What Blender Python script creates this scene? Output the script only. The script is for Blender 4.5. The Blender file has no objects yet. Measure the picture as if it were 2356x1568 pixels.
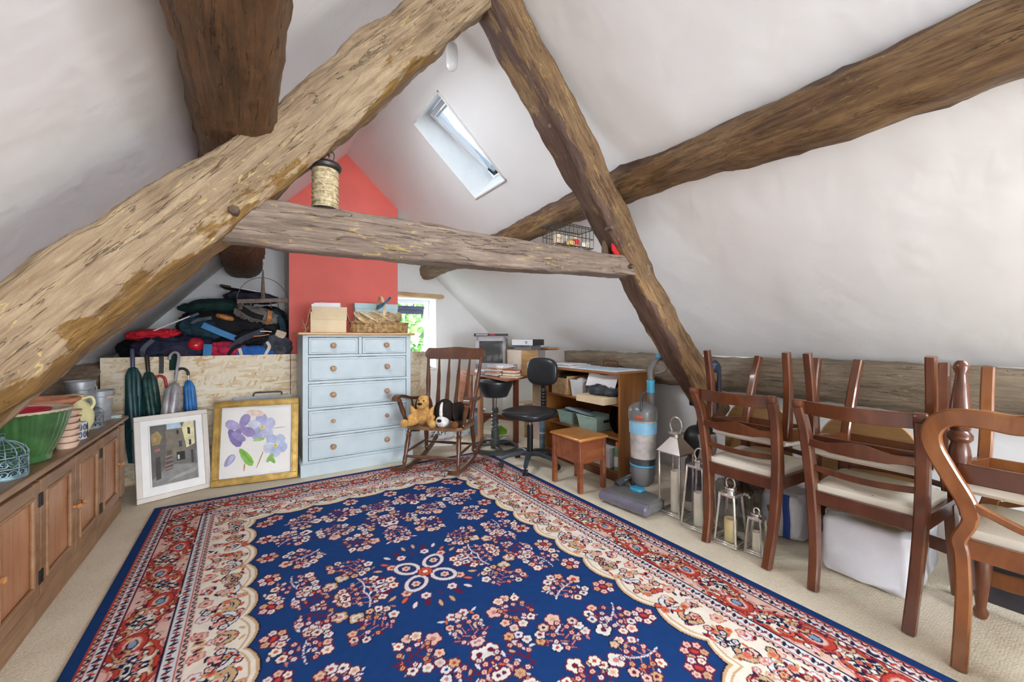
import bpy, bmesh, math, random
import numpy as np
from math import sin, cos, pi, radians, sqrt, atan2
from mathutils import Vector, Matrix, noise, Euler

scene = bpy.context.scene
C = scene.collection

# ------------------------------------------------------------------ camera
cam_d = bpy.data.cameras.new('camera'); cam = bpy.data.objects.new('camera', cam_d); C.objects.link(cam)
cam.location = (0, 0, 1.2)
cam.rotation_euler = (pi / 2, 0, -radians(33))
cam_d.sensor_width = 36; cam_d.lens = 36 * 922 / 2356; cam_d.shift_y = -8 / 2356
cam_d.clip_start = .02; cam_d.clip_end = 200
scene.camera = cam

# ------------------------------------------------------------------ sky, daylight portals, exposure
world = bpy.data.worlds.new('sky'); scene.world = world; world.use_nodes = True
wb = world.node_tree.nodes['Background']
wb.inputs[0].default_value = (.9, .95, 1.01, 1); wb.inputs[1].default_value = 18.0
scene.view_settings.view_transform = 'Standard'; scene.view_settings.look = 'None'
scene.view_settings.gamma = 1; scene.view_settings.use_curve_mapping = False
scene.view_settings.exposure = 0.95
scene.cycles.max_bounces = 8; scene.cycles.diffuse_bounces = 5; scene.cycles.glossy_bounces = 3; scene.cycles.transmission_bounces = 4; scene.cycles.transparent_max_bounces = 20
scene.cycles.adaptive_threshold = .1; scene.cycles.caustics_reflective = False; scene.cycles.caustics_refractive = False

XR, ZR, AR, AL = .86, 3.184, .89, 1.10          # ridge and the two roof pitches
XW, XL, YB, YG = 3.26, -1.10, -4.20, 5.28       # right wall, left wall, back gable, far gable
def roof(x): return ZR - AR * (x - XR) if x > XR else ZR - AL * (XR - x)

def portal(name, loc, direction, sx, sy):
    l = bpy.data.lights.new(name, 'AREA'); l.shape = 'RECTANGLE'; l.size = sx; l.size_y = sy
    o = bpy.data.objects.new(name, l); C.objects.link(o); o.location = loc
    o.rotation_euler = Vector(direction).to_track_quat('-Z', 'Y').to_euler()
    l.cycles.is_portal = True
    return o
nr = Vector((AR, 0, 1)).normalized(); nl = Vector((-AL, 0, 1)).normalized()
# far skylight and gable window; the three others are unseen, added for light
SKY = (1.11, 1.69, 2.68, 3.20)
FILL_NEAR_R = (2.20, 2.80, -1.30, -.10)
FILL_FAR_L = (.06, .48, 2.30, 3.03)
GWIN = (1.46, 2.16, .78, 1.735)
FILL_BACK = (-.10, 2.00, .35, 2.10)
def mid(r, n, off):
    x = (r[0] + r[1]) / 2
    return Vector((x, (r[2] + r[3]) / 2, roof(x))) + n * off
portal('portal_far_skylight', mid(SKY, nr, .27), -nr, .54, .80)
portal('portal_added_near_right', mid(FILL_NEAR_R, nr, .27), -nr, 1.2, .8)
portal('portal_added_far_left', mid(FILL_FAR_L, nl, .27), -nl, .73, .62)
portal('portal_gable_window', (1.81, 5.62, 1.26), (0, -1, 0), .70, .96)
portal('portal_added_back', (.95, YB - .25, 1.225), (0, 1, 0), 2.1, 1.75)

# ------------------------------------------------------------------ helpers
def lin(c):
    if isinstance(c, str):
        c = c.lstrip('#'); c = [int(c[i:i + 2], 16) / 255 for i in (0, 2, 4)]
    return tuple(x / 12.92 if x <= .04045 else ((x + .055) / 1.055) ** 2.4 for x in c[:3])
def c4(c): return (*lin(c), 1)

MATS = {}
def newmat(name):
    m = bpy.data.materials.new(name); m.use_nodes = True; MATS[name] = m
    nt = m.node_tree; b = nt.nodes['Principled BSDF']
    return m, nt, b
def node(nt, t, **k):
    n = nt.nodes.new(t)
    for a, v in k.items(): setattr(n, a, v)
    return n
def coords(nt, scale=(1, 1, 1), rot=(0, 0, 0), kind='Object'):
    tc = node(nt, 'ShaderNodeTexCoord'); mp = node(nt, 'ShaderNodeMapping')
    mp.inputs['Scale'].default_value = scale; mp.inputs['Rotation'].default_value = rot
    nt.links.new(tc.outputs[kind], mp.inputs[0]); return mp.outputs[0]
def noise_n(nt, vec, scale, detail=4, rough=.55, dist=0):
    n = node(nt, 'ShaderNodeTexNoise'); n.inputs['Scale'].default_value = scale; n.inputs['Detail'].default_value = detail
    n.inputs['Roughness'].default_value = rough; n.inputs['Distortion'].default_value = dist
    nt.links.new(vec, n.inputs['Vector']); return n
def ramp(nt, fac, stops):
    r = node(nt, 'ShaderNodeValToRGB'); e = r.color_ramp.elements
    while len(e) < len(stops): e.new(.5)
    for i, (p, col) in enumerate(stops):
        e[i].position = p; e[i].color = c4(col)
    nt.links.new(fac, r.inputs[0]); return r.outputs[0]
def bump(nt, b, h, strength, dist=.01):
    bp = node(nt, 'ShaderNodeBump'); bp.inputs['Strength'].default_value = strength; bp.inputs['Distance'].default_value = dist
    nt.links.new(h, bp.inputs['Height']); nt.links.new(bp.outputs[0], b.inputs['Normal']); return bp
def shade(c, f):
    if isinstance(c, str): c = c.lstrip('#'); c = [int(c[i:i + 2], 16) / 255 for i in (0, 2, 4)]
    return tuple(min(1, max(0, x * f)) for x in c)
def M(name, col, rough=.5, metal=0, var=.06, vs=9, bmp=0, bs=60, spec=.5, coat=0, bd=.004):
    if name in MATS: return MATS[name]
    m, nt, b = newmat(name)
    b.inputs['Roughness'].default_value = rough; b.inputs['Metallic'].default_value = metal
    b.inputs['Specular IOR Level'].default_value = spec; b.inputs['Coat Weight'].default_value = coat
    v = coords(nt); n = noise_n(nt, v, vs, 5)
    nt.links.new(ramp(nt, n.outputs[0], [(.3, shade(col, 1 - var)), (.7, shade(col, 1 + var))]), b.inputs['Base Color'])
    if bmp:
        n2 = noise_n(nt, v, bs, 4); bump(nt, b, n2.outputs[0], bmp, bd)
    return m
def wood(name, stops, scale=(2, 22, 22), rough=.42, bmp=.25, det=8, dist=1.2, ns=1.0, coat=0, bd=.006):
    """grain runs along local X when scale is (small, large, large)"""
    if name in MATS: return MATS[name]
    m, nt, b = newmat(name); b.inputs['Roughness'].default_value = rough; b.inputs['Coat Weight'].default_value = coat
    v = coords(nt, scale); n = noise_n(nt, v, ns, det, .6, dist)
    big = noise_n(nt, coords(nt, (1, 1, 1)), 3.2, 4)
    mx = node(nt, 'ShaderNodeMix', data_type='FLOAT'); mx.inputs[0].default_value = .35
    nt.links.new(n.outputs[0], mx.inputs[2]); nt.links.new(big.outputs[0], mx.inputs[3])
    nt.links.new(ramp(nt, mx.outputs[0], stops), b.inputs['Base Color'])
    bump(nt, b, n.outputs[0], bmp, bd)
    return m
def glass(name, tint='#fdfefe', refl=.12, rough=.02):
    if name in MATS: return MATS[name]
    m, nt, b = newmat(name); nt.nodes.remove(b)
    out = nt.nodes['Material Output']
    t = node(nt, 'ShaderNodeBsdfTransparent'); t.inputs[0].default_value = c4(tint)
    g = node(nt, 'ShaderNodeBsdfGlossy'); g.inputs['Roughness'].default_value = rough
    lw = node(nt, 'ShaderNodeLayerWeight'); lw.inputs[0].default_value = .5
    pw = node(nt, 'ShaderNodeMath', operation='POWER'); pw.inputs[1].default_value = 4; nt.links.new(lw.outputs['Facing'], pw.inputs[0])
    ad = node(nt, 'ShaderNodeMath', operation='MULTIPLY_ADD'); ad.inputs[1].default_value = .6; ad.inputs[2].default_value = refl * .3
    nt.links.new(pw.outputs[0], ad.inputs[0])
    mx = node(nt, 'ShaderNodeMixShader'); nt.links.new(ad.outputs[0], mx.inputs[0])
    nt.links.new(t.outputs[0], mx.inputs[1]); nt.links.new(g.outputs[0], mx.inputs[2]); nt.links.new(mx.outputs[0], out.inputs[0])
    return m

class MB:
    """collects shapes; build() links them as one mesh object"""
    def __init__(s): s.v = []; s.f = []; s.mi = []
    def add(s, verts, faces, mi=0):
        o = len(s.v); s.v += [tuple(p) for p in verts]
        for f in faces: s.f.append(tuple(o + i for i in f)); s.mi.append(mi)
        return s
    def box(s, c, d, rot=None, b=None, mi=0):
        hx, hy, hz = d[0] / 2, d[1] / 2, d[2] / 2
        if b is None: b = min(.003, min(d) * .2)
        b = min(b, min(hx, hy, hz) * .9)
        R = rot if isinstance(rot, Matrix) else (Euler(rot).to_matrix() if rot else None)
        V = []; idx = {}
        for sx in (-1, 1):
            for sy in (-1, 1):
                for sz in (-1, 1):
                    for a, p in enumerate(((hx, hy - b, hz - b), (hx - b, hy, hz - b), (hx - b, hy - b, hz))):
                        idx[(sx, sy, sz, a)] = len(V); q = Vector((sx * p[0], sy * p[1], sz * p[2]))
                        if R: q = R @ q
                        V.append(q + Vector(c))
        F = []
        def quad(L, flip):
            F.append(tuple(L[::-1] if flip else L))
        for sg in (-1, 1):
            quad([idx[(sg, -1, -1, 0)], idx[(sg, 1, -1, 0)], idx[(sg, 1, 1, 0)], idx[(sg, -1, 1, 0)]], sg < 0)
            quad([idx[(-1, sg, -1, 1)], idx[(-1, sg, 1, 1)], idx[(1, sg, 1, 1)], idx[(1, sg, -1, 1)]], sg < 0)
            quad([idx[(-1, -1, sg, 2)], idx[(1, -1, sg, 2)], idx[(1, 1, sg, 2)], idx[(-1, 1, sg, 2)]], sg < 0)
        for s1 in (-1, 1):
            for s2 in (-1, 1):
                e = s1 * s2 < 0
                quad([idx[(s1, s2, -1, 0)], idx[(s1, s2, -1, 1)], idx[(s1, s2, 1, 1)], idx[(s1, s2, 1, 0)]], e)
                quad([idx[(s1, -1, s2, 2)], idx[(s1, -1, s2, 0)], idx[(s1, 1, s2, 0)], idx[(s1, 1, s2, 2)]], s1 * s2 > 0 and False or (s1 * s2 < 0))
                quad([idx[(-1, s1, s2, 1)], idx[(-1, s1, s2, 2)], idx[(1, s1, s2, 2)], idx[(1, s1, s2, 1)]], e)
                for s3 in (-1, 1):
                    quad([idx[(s1, s2, s3, 0)], idx[(s1, s2, s3, 1)], idx[(s1, s2, s3, 2)]], s1 * s2 * s3 < 0)
        return s.add(V, F, mi)
    def bar(s, p0, p1, w, h, up=(0, 0, 1), b=None, mi=0):
        """a straight bar of section w x h from p0 to p1"""
        p0, p1 = Vector(p0), Vector(p1); x = (p1 - p0); L = x.length; x.normalize()
        y = Vector(up).cross(x)
        if y.length < 1e-5: y = Vector((0, 1, 0)).cross(x)
        y.normalize(); z = x.cross(y)
        R = Matrix((x, y, z)).transposed()
        return s.box((p0 + p1) / 2, (L, w, h), R, b, mi)
    def lathe(s, prof, seg=24, c=(0, 0, 0), M=None, mi=0, sx=1, sy=1):
        V = []; F = []; n = len(prof); rings = []
        for r, z in prof:
            if r < 1e-6: rings.append([len(V)]); V.append(Vector((0, 0, z)))
            else:
                rings.append(list(range(len(V), len(V) + seg)))
                V += [Vector((sx * r * cos(2 * pi * k / seg), sy * r * sin(2 * pi * k / seg), z)) for k in range(seg)]
        for i in range(n - 1):
            a, b = rings[i], rings[i + 1]
            if len(a) == 1 and len(b) == 1: continue
            for k in range(seg):
                k2 = (k + 1) % seg
                if len(a) == 1: F.append((a[0], b[k2], b[k]))
                elif len(b) == 1: F.append((a[k], a[k2], b[0]))
                else: F.append((a[k], a[k2], b[k2], b[k]))
        if M is not None: V = [M @ p for p in V]
        return s.add([p + Vector(c) for p in V], F, mi)
    def rod(s, p0, p1, prof, seg=14, mi=0):
        """lathe along the line p0->p1; prof = [(t, r)...] with t 0..1, or one radius"""
        p0, p1 = Vector(p0), Vector(p1); L = (p1 - p0).length
        if isinstance(prof, (int, float)): prof = [(0, prof), (1, prof)]
        q = (p1 - p0).to_track_quat('Z', 'Y').to_matrix()
        pr = [(0, prof[0][0] * L)] + [(r, t * L) for t, r in prof] + [(0, prof[-1][0] * L)]
        return s.lathe(pr, seg, p0, q, mi)
    def tube(s, pts, r, seg=10, closed=False, cap=True, mi=0):
        pts = [Vector(p) for p in pts]; n = len(pts)
        rr = [r] * n if isinstance(r, (int, float)) else list(r)
        V = []; F = []; prev = None
        for i in range(n):
            t = (pts[(i + 1) % n] - pts[i - 1]) if closed or 0 < i < n - 1 else (pts[1] - pts[0] if i == 0 else pts[-1] - pts[-2])
            t.normalize()
            if prev is None:
                a = t.orthogonal().normalized()
            else:
                a = prev - t * prev.dot(t)
                a = a.normalized() if a.length > 1e-6 else t.orthogonal().normalized()
            prev = a; b = t.cross(a)
            V += [pts[i] + (a * cos(2 * pi * k / seg) + b * sin(2 * pi * k / seg)) * rr[i] for k in range(seg)]
        for i in range(n if closed else n - 1):
            j = (i + 1) % n
            for k in range(seg):
                k2 = (k + 1) % seg; F.append((i * seg + k, i * seg + k2, j * seg + k2, j * seg + k))
        if cap and not closed:
            F.append(tuple(range(seg))[::-1]); F.append(tuple((n - 1) * seg + k for k in range(seg)))
        return s.add(V, F, mi)
    def sweep(s, pts, w, h, side=(0, 1, 0), mi=0, rnd=.25, closed=False):
        """rounded rectangular section swept along pts; w along `side`, h across it"""
        pts = [Vector(p) for p in pts]; n = len(pts); side = Vector(side).normalized()
        W = [w] * n if isinstance(w, (int, float)) else w; Hh = [h] * n if isinstance(h, (int, float)) else h
        V = []; F = []
        for i in range(n):
            if closed: t = pts[(i + 1) % n] - pts[i - 1]
            else: t = pts[min(i + 1, n - 1)] - pts[max(i - 1, 0)]
            t.normalize(); sd = (side - t * side.dot(t)).normalized(); nm = t.cross(sd)
            a, b = W[i] / 2, Hh[i] / 2; q = min(a, b) * rnd
            for x, y in ((a, b - q), (a - q, b), (-a + q, b), (-a, b - q), (-a, -b + q), (-a + q, -b), (a - q, -b), (a, -b + q)):
                V.append(pts[i] + sd * x + nm * y)
        for i in range(n if closed else n - 1):
            j = (i + 1) % n
            for k in range(8):
                k2 = (k + 1) % 8; F.append((i * 8 + k, i * 8 + k2, j * 8 + k2, j * 8 + k))
        if not closed: F.append(tuple(range(8))[::-1]); F.append(tuple((n - 1) * 8 + k for k in range(8)))
        return s.add(V, F, mi)
    def prism(s, poly, z0, z1, M=None, mi=0):
        n = len(poly); V = [Vector((x, y, z0)) for x, y in poly] + [Vector((x, y, z1)) for x, y in poly]
        F = [tuple(range(n))[::-1], tuple(range(n, 2 * n))] + [(i, (i + 1) % n, n + (i + 1) % n, n + i) for i in range(n)]
        if M is not None: V = [M @ p for p in V]
        return s.add(V, F, mi)
    def blob(s, c, d, e=2.0, seg=28, rings=16, amp=0, freq=4, seed=0, M=None, mi=0, flat=None, ridged=False):
        """super-ellipsoid of size d (e=2 round, larger = boxier) with noise folds"""
        V = []; F = []
        def sp(x, p): return math.copysign(abs(x) ** p, x)
        p = 2 / e
        for i in range(rings + 1):
            th = -pi / 2 + pi * i / rings
            for k in range(seg):
                ph = 2 * pi * k / seg
                q = Vector((sp(cos(th), p) * sp(cos(ph), p), sp(cos(th), p) * sp(sin(ph), p), sp(sin(th), p)))
                u = Vector((q.x * d[0] / 2, q.y * d[1] / 2, q.z * d[2] / 2))
                if amp:
                    w = noise.fractal(u * freq + Vector((seed * 7.3, seed * 1.7, 3)), .7, 2, 3)
                    if ridged: w = .35 - abs(w) * 1.4
                    nn = Vector((cos(th) * cos(ph), cos(th) * sin(ph), sin(th)))
                    u += nn * (w * amp)
                if flat is not None and u.z < flat: u.z = flat
                if M is not None: u = M @ u
                V.append(u + Vector(c))
        for i in range(rings):
            for k in range(seg):
                k2 = (k + 1) % seg; F.append((i * seg + k, i * seg + k2, (i + 1) * seg + k2, (i + 1) * seg + k))
        return s.add(V, F, mi)
    def grid(s, fn, nu, nv, mi=0, thick=0):
        V = [Vector(fn(i / nu, j / nv)) for j in range(nv + 1) for i in range(nu + 1)]; w = nu + 1
        F = [(j * w + i, j * w + i + 1, (j + 1) * w + i + 1, (j + 1) * w + i) for j in range(nv) for i in range(nu)]
        if thick:
            n = len(V); V += [p - Vector((0, 0, thick)) for p in V]
            F += [tuple(n + q for q in f[::-1]) for f in F]
            ring = [i for i in range(nu + 1)] + [j * w + nu for j in range(1, nv + 1)] + [nv * w + i for i in range(nu - 1, -1, -1)] + [j * w for j in range(nv - 1, 0, -1)]
            for a, b in zip(ring, ring[1:] + ring[:1]): F.append((a, n + a, n + b, b))
        return s.add(V, F, mi)
    def build(s, name, mats, parent=None, ang=38, loc=None, rot=None, mat_world=None):
        me = bpy.data.meshes.new(name); me.from_pydata([tuple(p) for p in s.v], [], s.f)
        if not isinstance(mats, (list, tuple)): mats = [mats]
        for m in mats: me.materials.append(m)
        bm = bmesh.new(); bm.from_mesh(me); bmesh.ops.recalc_face_normals(bm, faces=bm.faces); bm.to_mesh(me); bm.free()
        if len(mats) > 1: me.polygons.foreach_set('material_index', s.mi)
        me.polygons.foreach_set('use_smooth', [True] * len(s.f))
        me.set_sharp_from_angle(angle=radians(ang)); me.update()
        o = bpy.data.objects.new(name, me); C.objects.link(o)
        if parent is not None: o.parent = parent
        if loc is not None: o.location = loc
        if rot is not None: o.rotation_euler = rot
        if mat_world is not None: o.matrix_world = mat_world
        return o
def tag(o, label, cat, group=None, kind=None):
    o['label'] = label; o['category'] = cat
    if group: o['group'] = group
    if kind: o['kind'] = kind
    return o
def thing(name, label, cat, loc=(0, 0, 0), rotz=0, group=None, rot=None):
    o = bpy.data.objects.new(name, None); C.objects.link(o); o.empty_display_size = .05
    o.location = loc; o.rotation_euler = rot if rot else (0, 0, rotz)
    return tag(o, label, cat, group)
def struct(o, label=None):
    o['kind'] = 'structure'
    if label: o['label'] = label
    return o
def dup(root, loc, rot, label, group=None):
    r = root.copy(); C.objects.link(r); r.location = loc; r.rotation_euler = rot; r['label'] = label
    if group: r['group'] = group
    for ch in list(root.children):
        c = ch.copy(); C.objects.link(c); c.parent = r
        for g in list(ch.children):
            d = g.copy(); C.objects.link(d); d.parent = c
    return r
def spline(pts, n=8):
    """Catmull-Rom through pts"""
    P = [Vector(p) for p in pts]; out = []
    for i in range(len(P) - 1):
        a = P[i - 1] if i else P[0] * 2 - P[1]; b, c = P[i], P[i + 1]; d = P[i + 2] if i + 2 < len(P) else P[-1] * 2 - P[-2]
        for k in range(n):
            t = k / n; out.append(.5 * ((2 * b) + (c - a) * t + (2 * a - 5 * b + 4 * c - d) * t * t + (3 * b - a - 3 * c + d) * t ** 3))
    out.append(P[-1]); return out

# ================================================================== the shell of the room
m_plaster = M('white_plaster', '#f3f2f2', .85, var=.012, vs=1.6, bmp=.35, bs=2.6, bd=.05)
m_red = M('red_wall_paint', '#f0776c', .7, var=.04, vs=2.2, bmp=.2, bs=3, bd=.03)
m_white = M('white_gloss_paint', '#f2f2f0', .35, var=.015)
m_black = M('black_plastic', '#17181a', .45, var=.1)
m_glass = glass('window_glass')
m_solar = glass('dimming_glass', '#7d8286', .1)  # dark glass put in only to dim the far skylight
m_solar_g = glass('tinted_window_glass', '#f8fafa', .1)

def carpet_mat():
    m, nt, b = newmat('beige_loop_carpet'); b.inputs['Roughness'].default_value = .95; b.inputs['Specular IOR Level'].default_value = .1
    v = coords(nt, (1, 1, 1)); vo = node(nt, 'ShaderNodeTexVoronoi'); vo.inputs['Scale'].default_value = 110; vo.inputs['Randomness'].default_value = .55
    nt.links.new(v, vo.inputs['Vector']); n = noise_n(nt, v, 5, 5)
    mx = node(nt, 'ShaderNodeMix', data_type='FLOAT'); mx.inputs[0].default_value = .55
    nt.links.new(vo.outputs['Distance'], mx.inputs[2]); nt.links.new(n.outputs[0], mx.inputs[3])
    nt.links.new(ramp(nt, mx.outputs[0], [(.2, '#f0e6d2'), (.5, '#e6d9c2'), (.8, '#cdbea3')]), b.inputs['Base Color'])
    inv = node(nt, 'ShaderNodeMath', operation='SUBTRACT'); inv.inputs[0].default_value = 1; nt.links.new(vo.outputs['Distance'], inv.inputs[1])
    bump(nt, b, inv.outputs[0], .28, .006); return m
fl = MB(); fl.box((1.08, 2.25, -.1), (4.7, 6.5, .2), b=.001)
struct(fl.build('floor', carpet_mat()), 'beige looped carpet floor')

rf = MB(); rf.box((1.08, -2.7, -.1), (4.7, 3.4, .2), b=.001)
struct(rf.build('floor_dark_added', wood('added_dark_boards', [(.3, '#33241a'), (.5, '#47342a'), (.7, '#5a4536')], (14, 1.5, 14), .5)), 'unseen floor behind the camera, made dark to cut bounce light')  # out of view; dark boards added to soak up bounce onto the near slopes

def slab(xs, ys, holes, fn):
    """grid slab between fn(x, y, 0) and fn(x, y, 1); cells in `holes` are open"""
    mb = MB(); nx, ny = len(xs), len(ys); V = [fn(x, y, k) for k in (0, 1) for y in ys for x in xs]
    I = lambda i, j, k: k * nx * ny + j * nx + i
    F = []
    ok = lambda i, j: 0 <= i < nx - 1 and 0 <= j < ny - 1 and (i, j) not in holes
    for j in range(ny - 1):
        for i in range(nx - 1):
            if not ok(i, j): continue
            F.append((I(i, j, 0), I(i + 1, j, 0), I(i + 1, j + 1, 0), I(i, j + 1, 0)))
            F.append((I(i, j, 1), I(i, j + 1, 1), I(i + 1, j + 1, 1), I(i + 1, j, 1)))
            if not ok(i - 1, j): F.append((I(i, j, 0), I(i, j + 1, 0), I(i, j + 1, 1), I(i, j, 1)))
            if not ok(i + 1, j): F.append((I(i + 1, j, 0), I(i + 1, j, 1), I(i + 1, j + 1, 1), I(i + 1, j + 1, 0)))
            if not ok(i, j - 1): F.append((I(i, j, 0), I(i, j, 1), I(i + 1, j, 1), I(i + 1, j, 0)))
            if not ok(i, j + 1): F.append((I(i, j + 1, 0), I(i + 1, j + 1, 0), I(i + 1, j + 1, 1), I(i, j + 1, 1)))
    return mb.add(V, F)
TH = .24
def fr_(x, y, k): return Vector((x, y, ZR - AR * (x - XR))) + nr * (TH * k)
def fl_(x, y, k): return Vector((x, y, ZR - AL * (XR - x))) + nl * (TH * k)
xs = [XR, SKY[0], SKY[1], FILL_NEAR_R[0], FILL_NEAR_R[1], 3.55]; ys = [YB - .3, FILL_NEAR_R[2], FILL_NEAR_R[3], SKY[2], SKY[3], YG + .3]
struct(slab(xs, ys, {(1, 3), (3, 1)}, fr_).build('ceiling_right', m_plaster, ang=20), 'white plastered right roof slope with a skylight')
xs = [-1.4, FILL_FAR_L[0], FILL_FAR_L[1], XR]; ys = [YB - .3, FILL_FAR_L[2], FILL_FAR_L[3], YG + .3]
struct(slab(xs, ys, {(1, 1)}, fl_).build('ceiling_left', m_plaster, ang=20), 'white plastered left roof slope')
rc = MB(); rc.add([(XR - .3, YB - .3, ZR + .05), (XR + .3, YB - .3, ZR + .05), (XR, YB - .3, ZR + .5), (XR - .3, YG + .3, ZR + .05), (XR + .3, YG + .3, ZR + .05), (XR, YG + .3, ZR + .5)],
                  [(0, 2, 1), (3, 4, 5), (0, 1, 4, 3), (1, 2, 5, 4), (2, 0, 3, 5)])
struct(rc.build('ceiling_ridge', m_plaster), 'plastered ridge cap')
def gable(xs, zs, holes, y0, y1, name, label):
    top = len(zs)
    def fn(x, z, k):
        return Vector((x, y1 if k else y0, roof(x) + .08 if z == 'top' else min(z, roof(x) + .08)))
    return struct(slab(xs, zs + ['top'], holes, fn).build(name, m_plaster, ang=20), label)
gable([-1.3, .2, XR, GWIN[0], GWIN[1], 2.4, 3.5], [0, GWIN[2], GWIN[3]], {(3, 1)}, YG, YG + .42, 'wall_far', 'white far gable wall with a small window')
gable([-1.3, FILL_BACK[0], XR, FILL_BACK[1], 3.5], [0, FILL_BACK[2], FILL_BACK[3]], {(1, 1), (2, 1)}, YB, YB - .3, 'wall_back', 'white gable wall behind the camera')
w = MB(); w.box((XW + .12, .54, .6), (.24, 9.9, 1.2), b=.001); struct(w.build('wall_right', m_plaster), 'low white wall under the right roof slope')
w = MB(); w.box((XL - .12, .54, .6), (.24, 9.9, 1.2), b=.001); struct(w.build('wall_left', m_plaster), 'low wall under the left roof slope')
# chimney breast: red front, white sides
ch = MB(); x0, x1 = .315, 1.42
pts = [(x0, .0), (x1, .0), (x1, roof(x1) + .05), (XR, ZR + .05), (x0, roof(x0) + .05)]
V = [(x, 4.62, z) for x, z in pts] + [(x, YG + .05, z) for x, z in pts]
ch.add(V, [(0, 1, 2, 3, 4)], 0); ch.add(V, [(9, 8, 7, 6, 5)] + [(i, i + 5, (i + 1) % 5 + 5, (i + 1) % 5) for i in range(5)], 1)
struct(ch.build('wall_chimney', [m_red, m_plaster], ang=20), 'red painted chimney breast rising to the roof')

# ------------------------------------------------------------------ windows
m_frame = M('upvc_white', '#f1f2f4', .3, var=.01)
m_lead = M('lead_glazing_bar', '#cfd3d6', .4, var=.05)
m_blind = M('slate_roller_blind', '#5a5d76', .8, var=.05)
def flat_window(name, label, x0, x1, z0, z1, y, nx, nz, sill=True, bars=.012, pane=None):
    root = bpy.data.objects.new(name, None); C.objects.link(root); root.location = ((x0 + x1) / 2, y, z0); struct(root, label)
    w, h = (x1 - x0), (z1 - z0); t = .05
    f = MB()
    f.box((-w / 2 + t / 2, 0, h / 2), (t, .06, h)); f.box((w / 2 - t / 2, 0, h / 2), (t, .06, h))
    f.box((0, 0, t / 2), (w - 2 * t, .06, t)); f.box((0, 0, h - t / 2), (w - 2 * t, .06, t)); f.build('frame', m_frame, root)
    g = MB(); g.box((0, .005, h / 2), (w - 2 * t + .01, .006, h - 2 * t + .01), b=.0005); g.build('pane', pane or m_glass, root)
    for i in range(1, nx):
        b = MB(); b.box((-w / 2 + t + (w - 2 * t) * i / nx, 0, h / 2), (bars, .02, h - 2 * t), b=.001); b.build('glazing_bar', m_lead, root)
    for j in range(1, nz):
        b = MB(); b.box((0, -.001, t + (h - 2 * t) * j / nz), (w - 2 * t, .02, bars), b=.001); b.build('glazing_bar', m_lead, root)
    if sill:
        s_ = MB(); s_.box((0, -.17, -.012), (w + .02, .30, .024)); s_.build('sill', m_white, root)
    return root
w1 = flat_window('window_1', 'small white leaded window in the far gable', GWIN[0], GWIN[1], GWIN[2], GWIN[3], YG + .30, 2, 3, pane=m_solar_g)
b = MB(); b.rod((-.27, -.05, .845), (.27, -.05, .845), .022); b.box((0, -.04, .79), (.53, .004, .075)); b.build('roller_blind', m_blind, w1)
flat_window('added_window_3', 'wide unseen window behind the camera, added for light', FILL_BACK[0], FILL_BACK[1], FILL_BACK[2], FILL_BACK[3], YB - .2, 3, 1, True, .05)  # invented opening that lets daylight in from behind the camera
m_pale_oak = wood('pale_oak_lintel', [(.3, '#a87f55'), (.5, '#cfae83'), (.7, '#e2c8a3')], (2, 30, 30), .6)
lt = MB(); lt.blob((0, 0, 0), (.70, .14, .062), 5, 40, 10, .006, 9, 3); lt.blob((-.02, .0, -.0), (.5, .1, .05), 5)
o = lt.build('trim_1', m_pale_oak, loc=(1.92, YG - .005, 1.77)); struct(o, 'rough pale oak lintel above the gable window')
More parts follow.
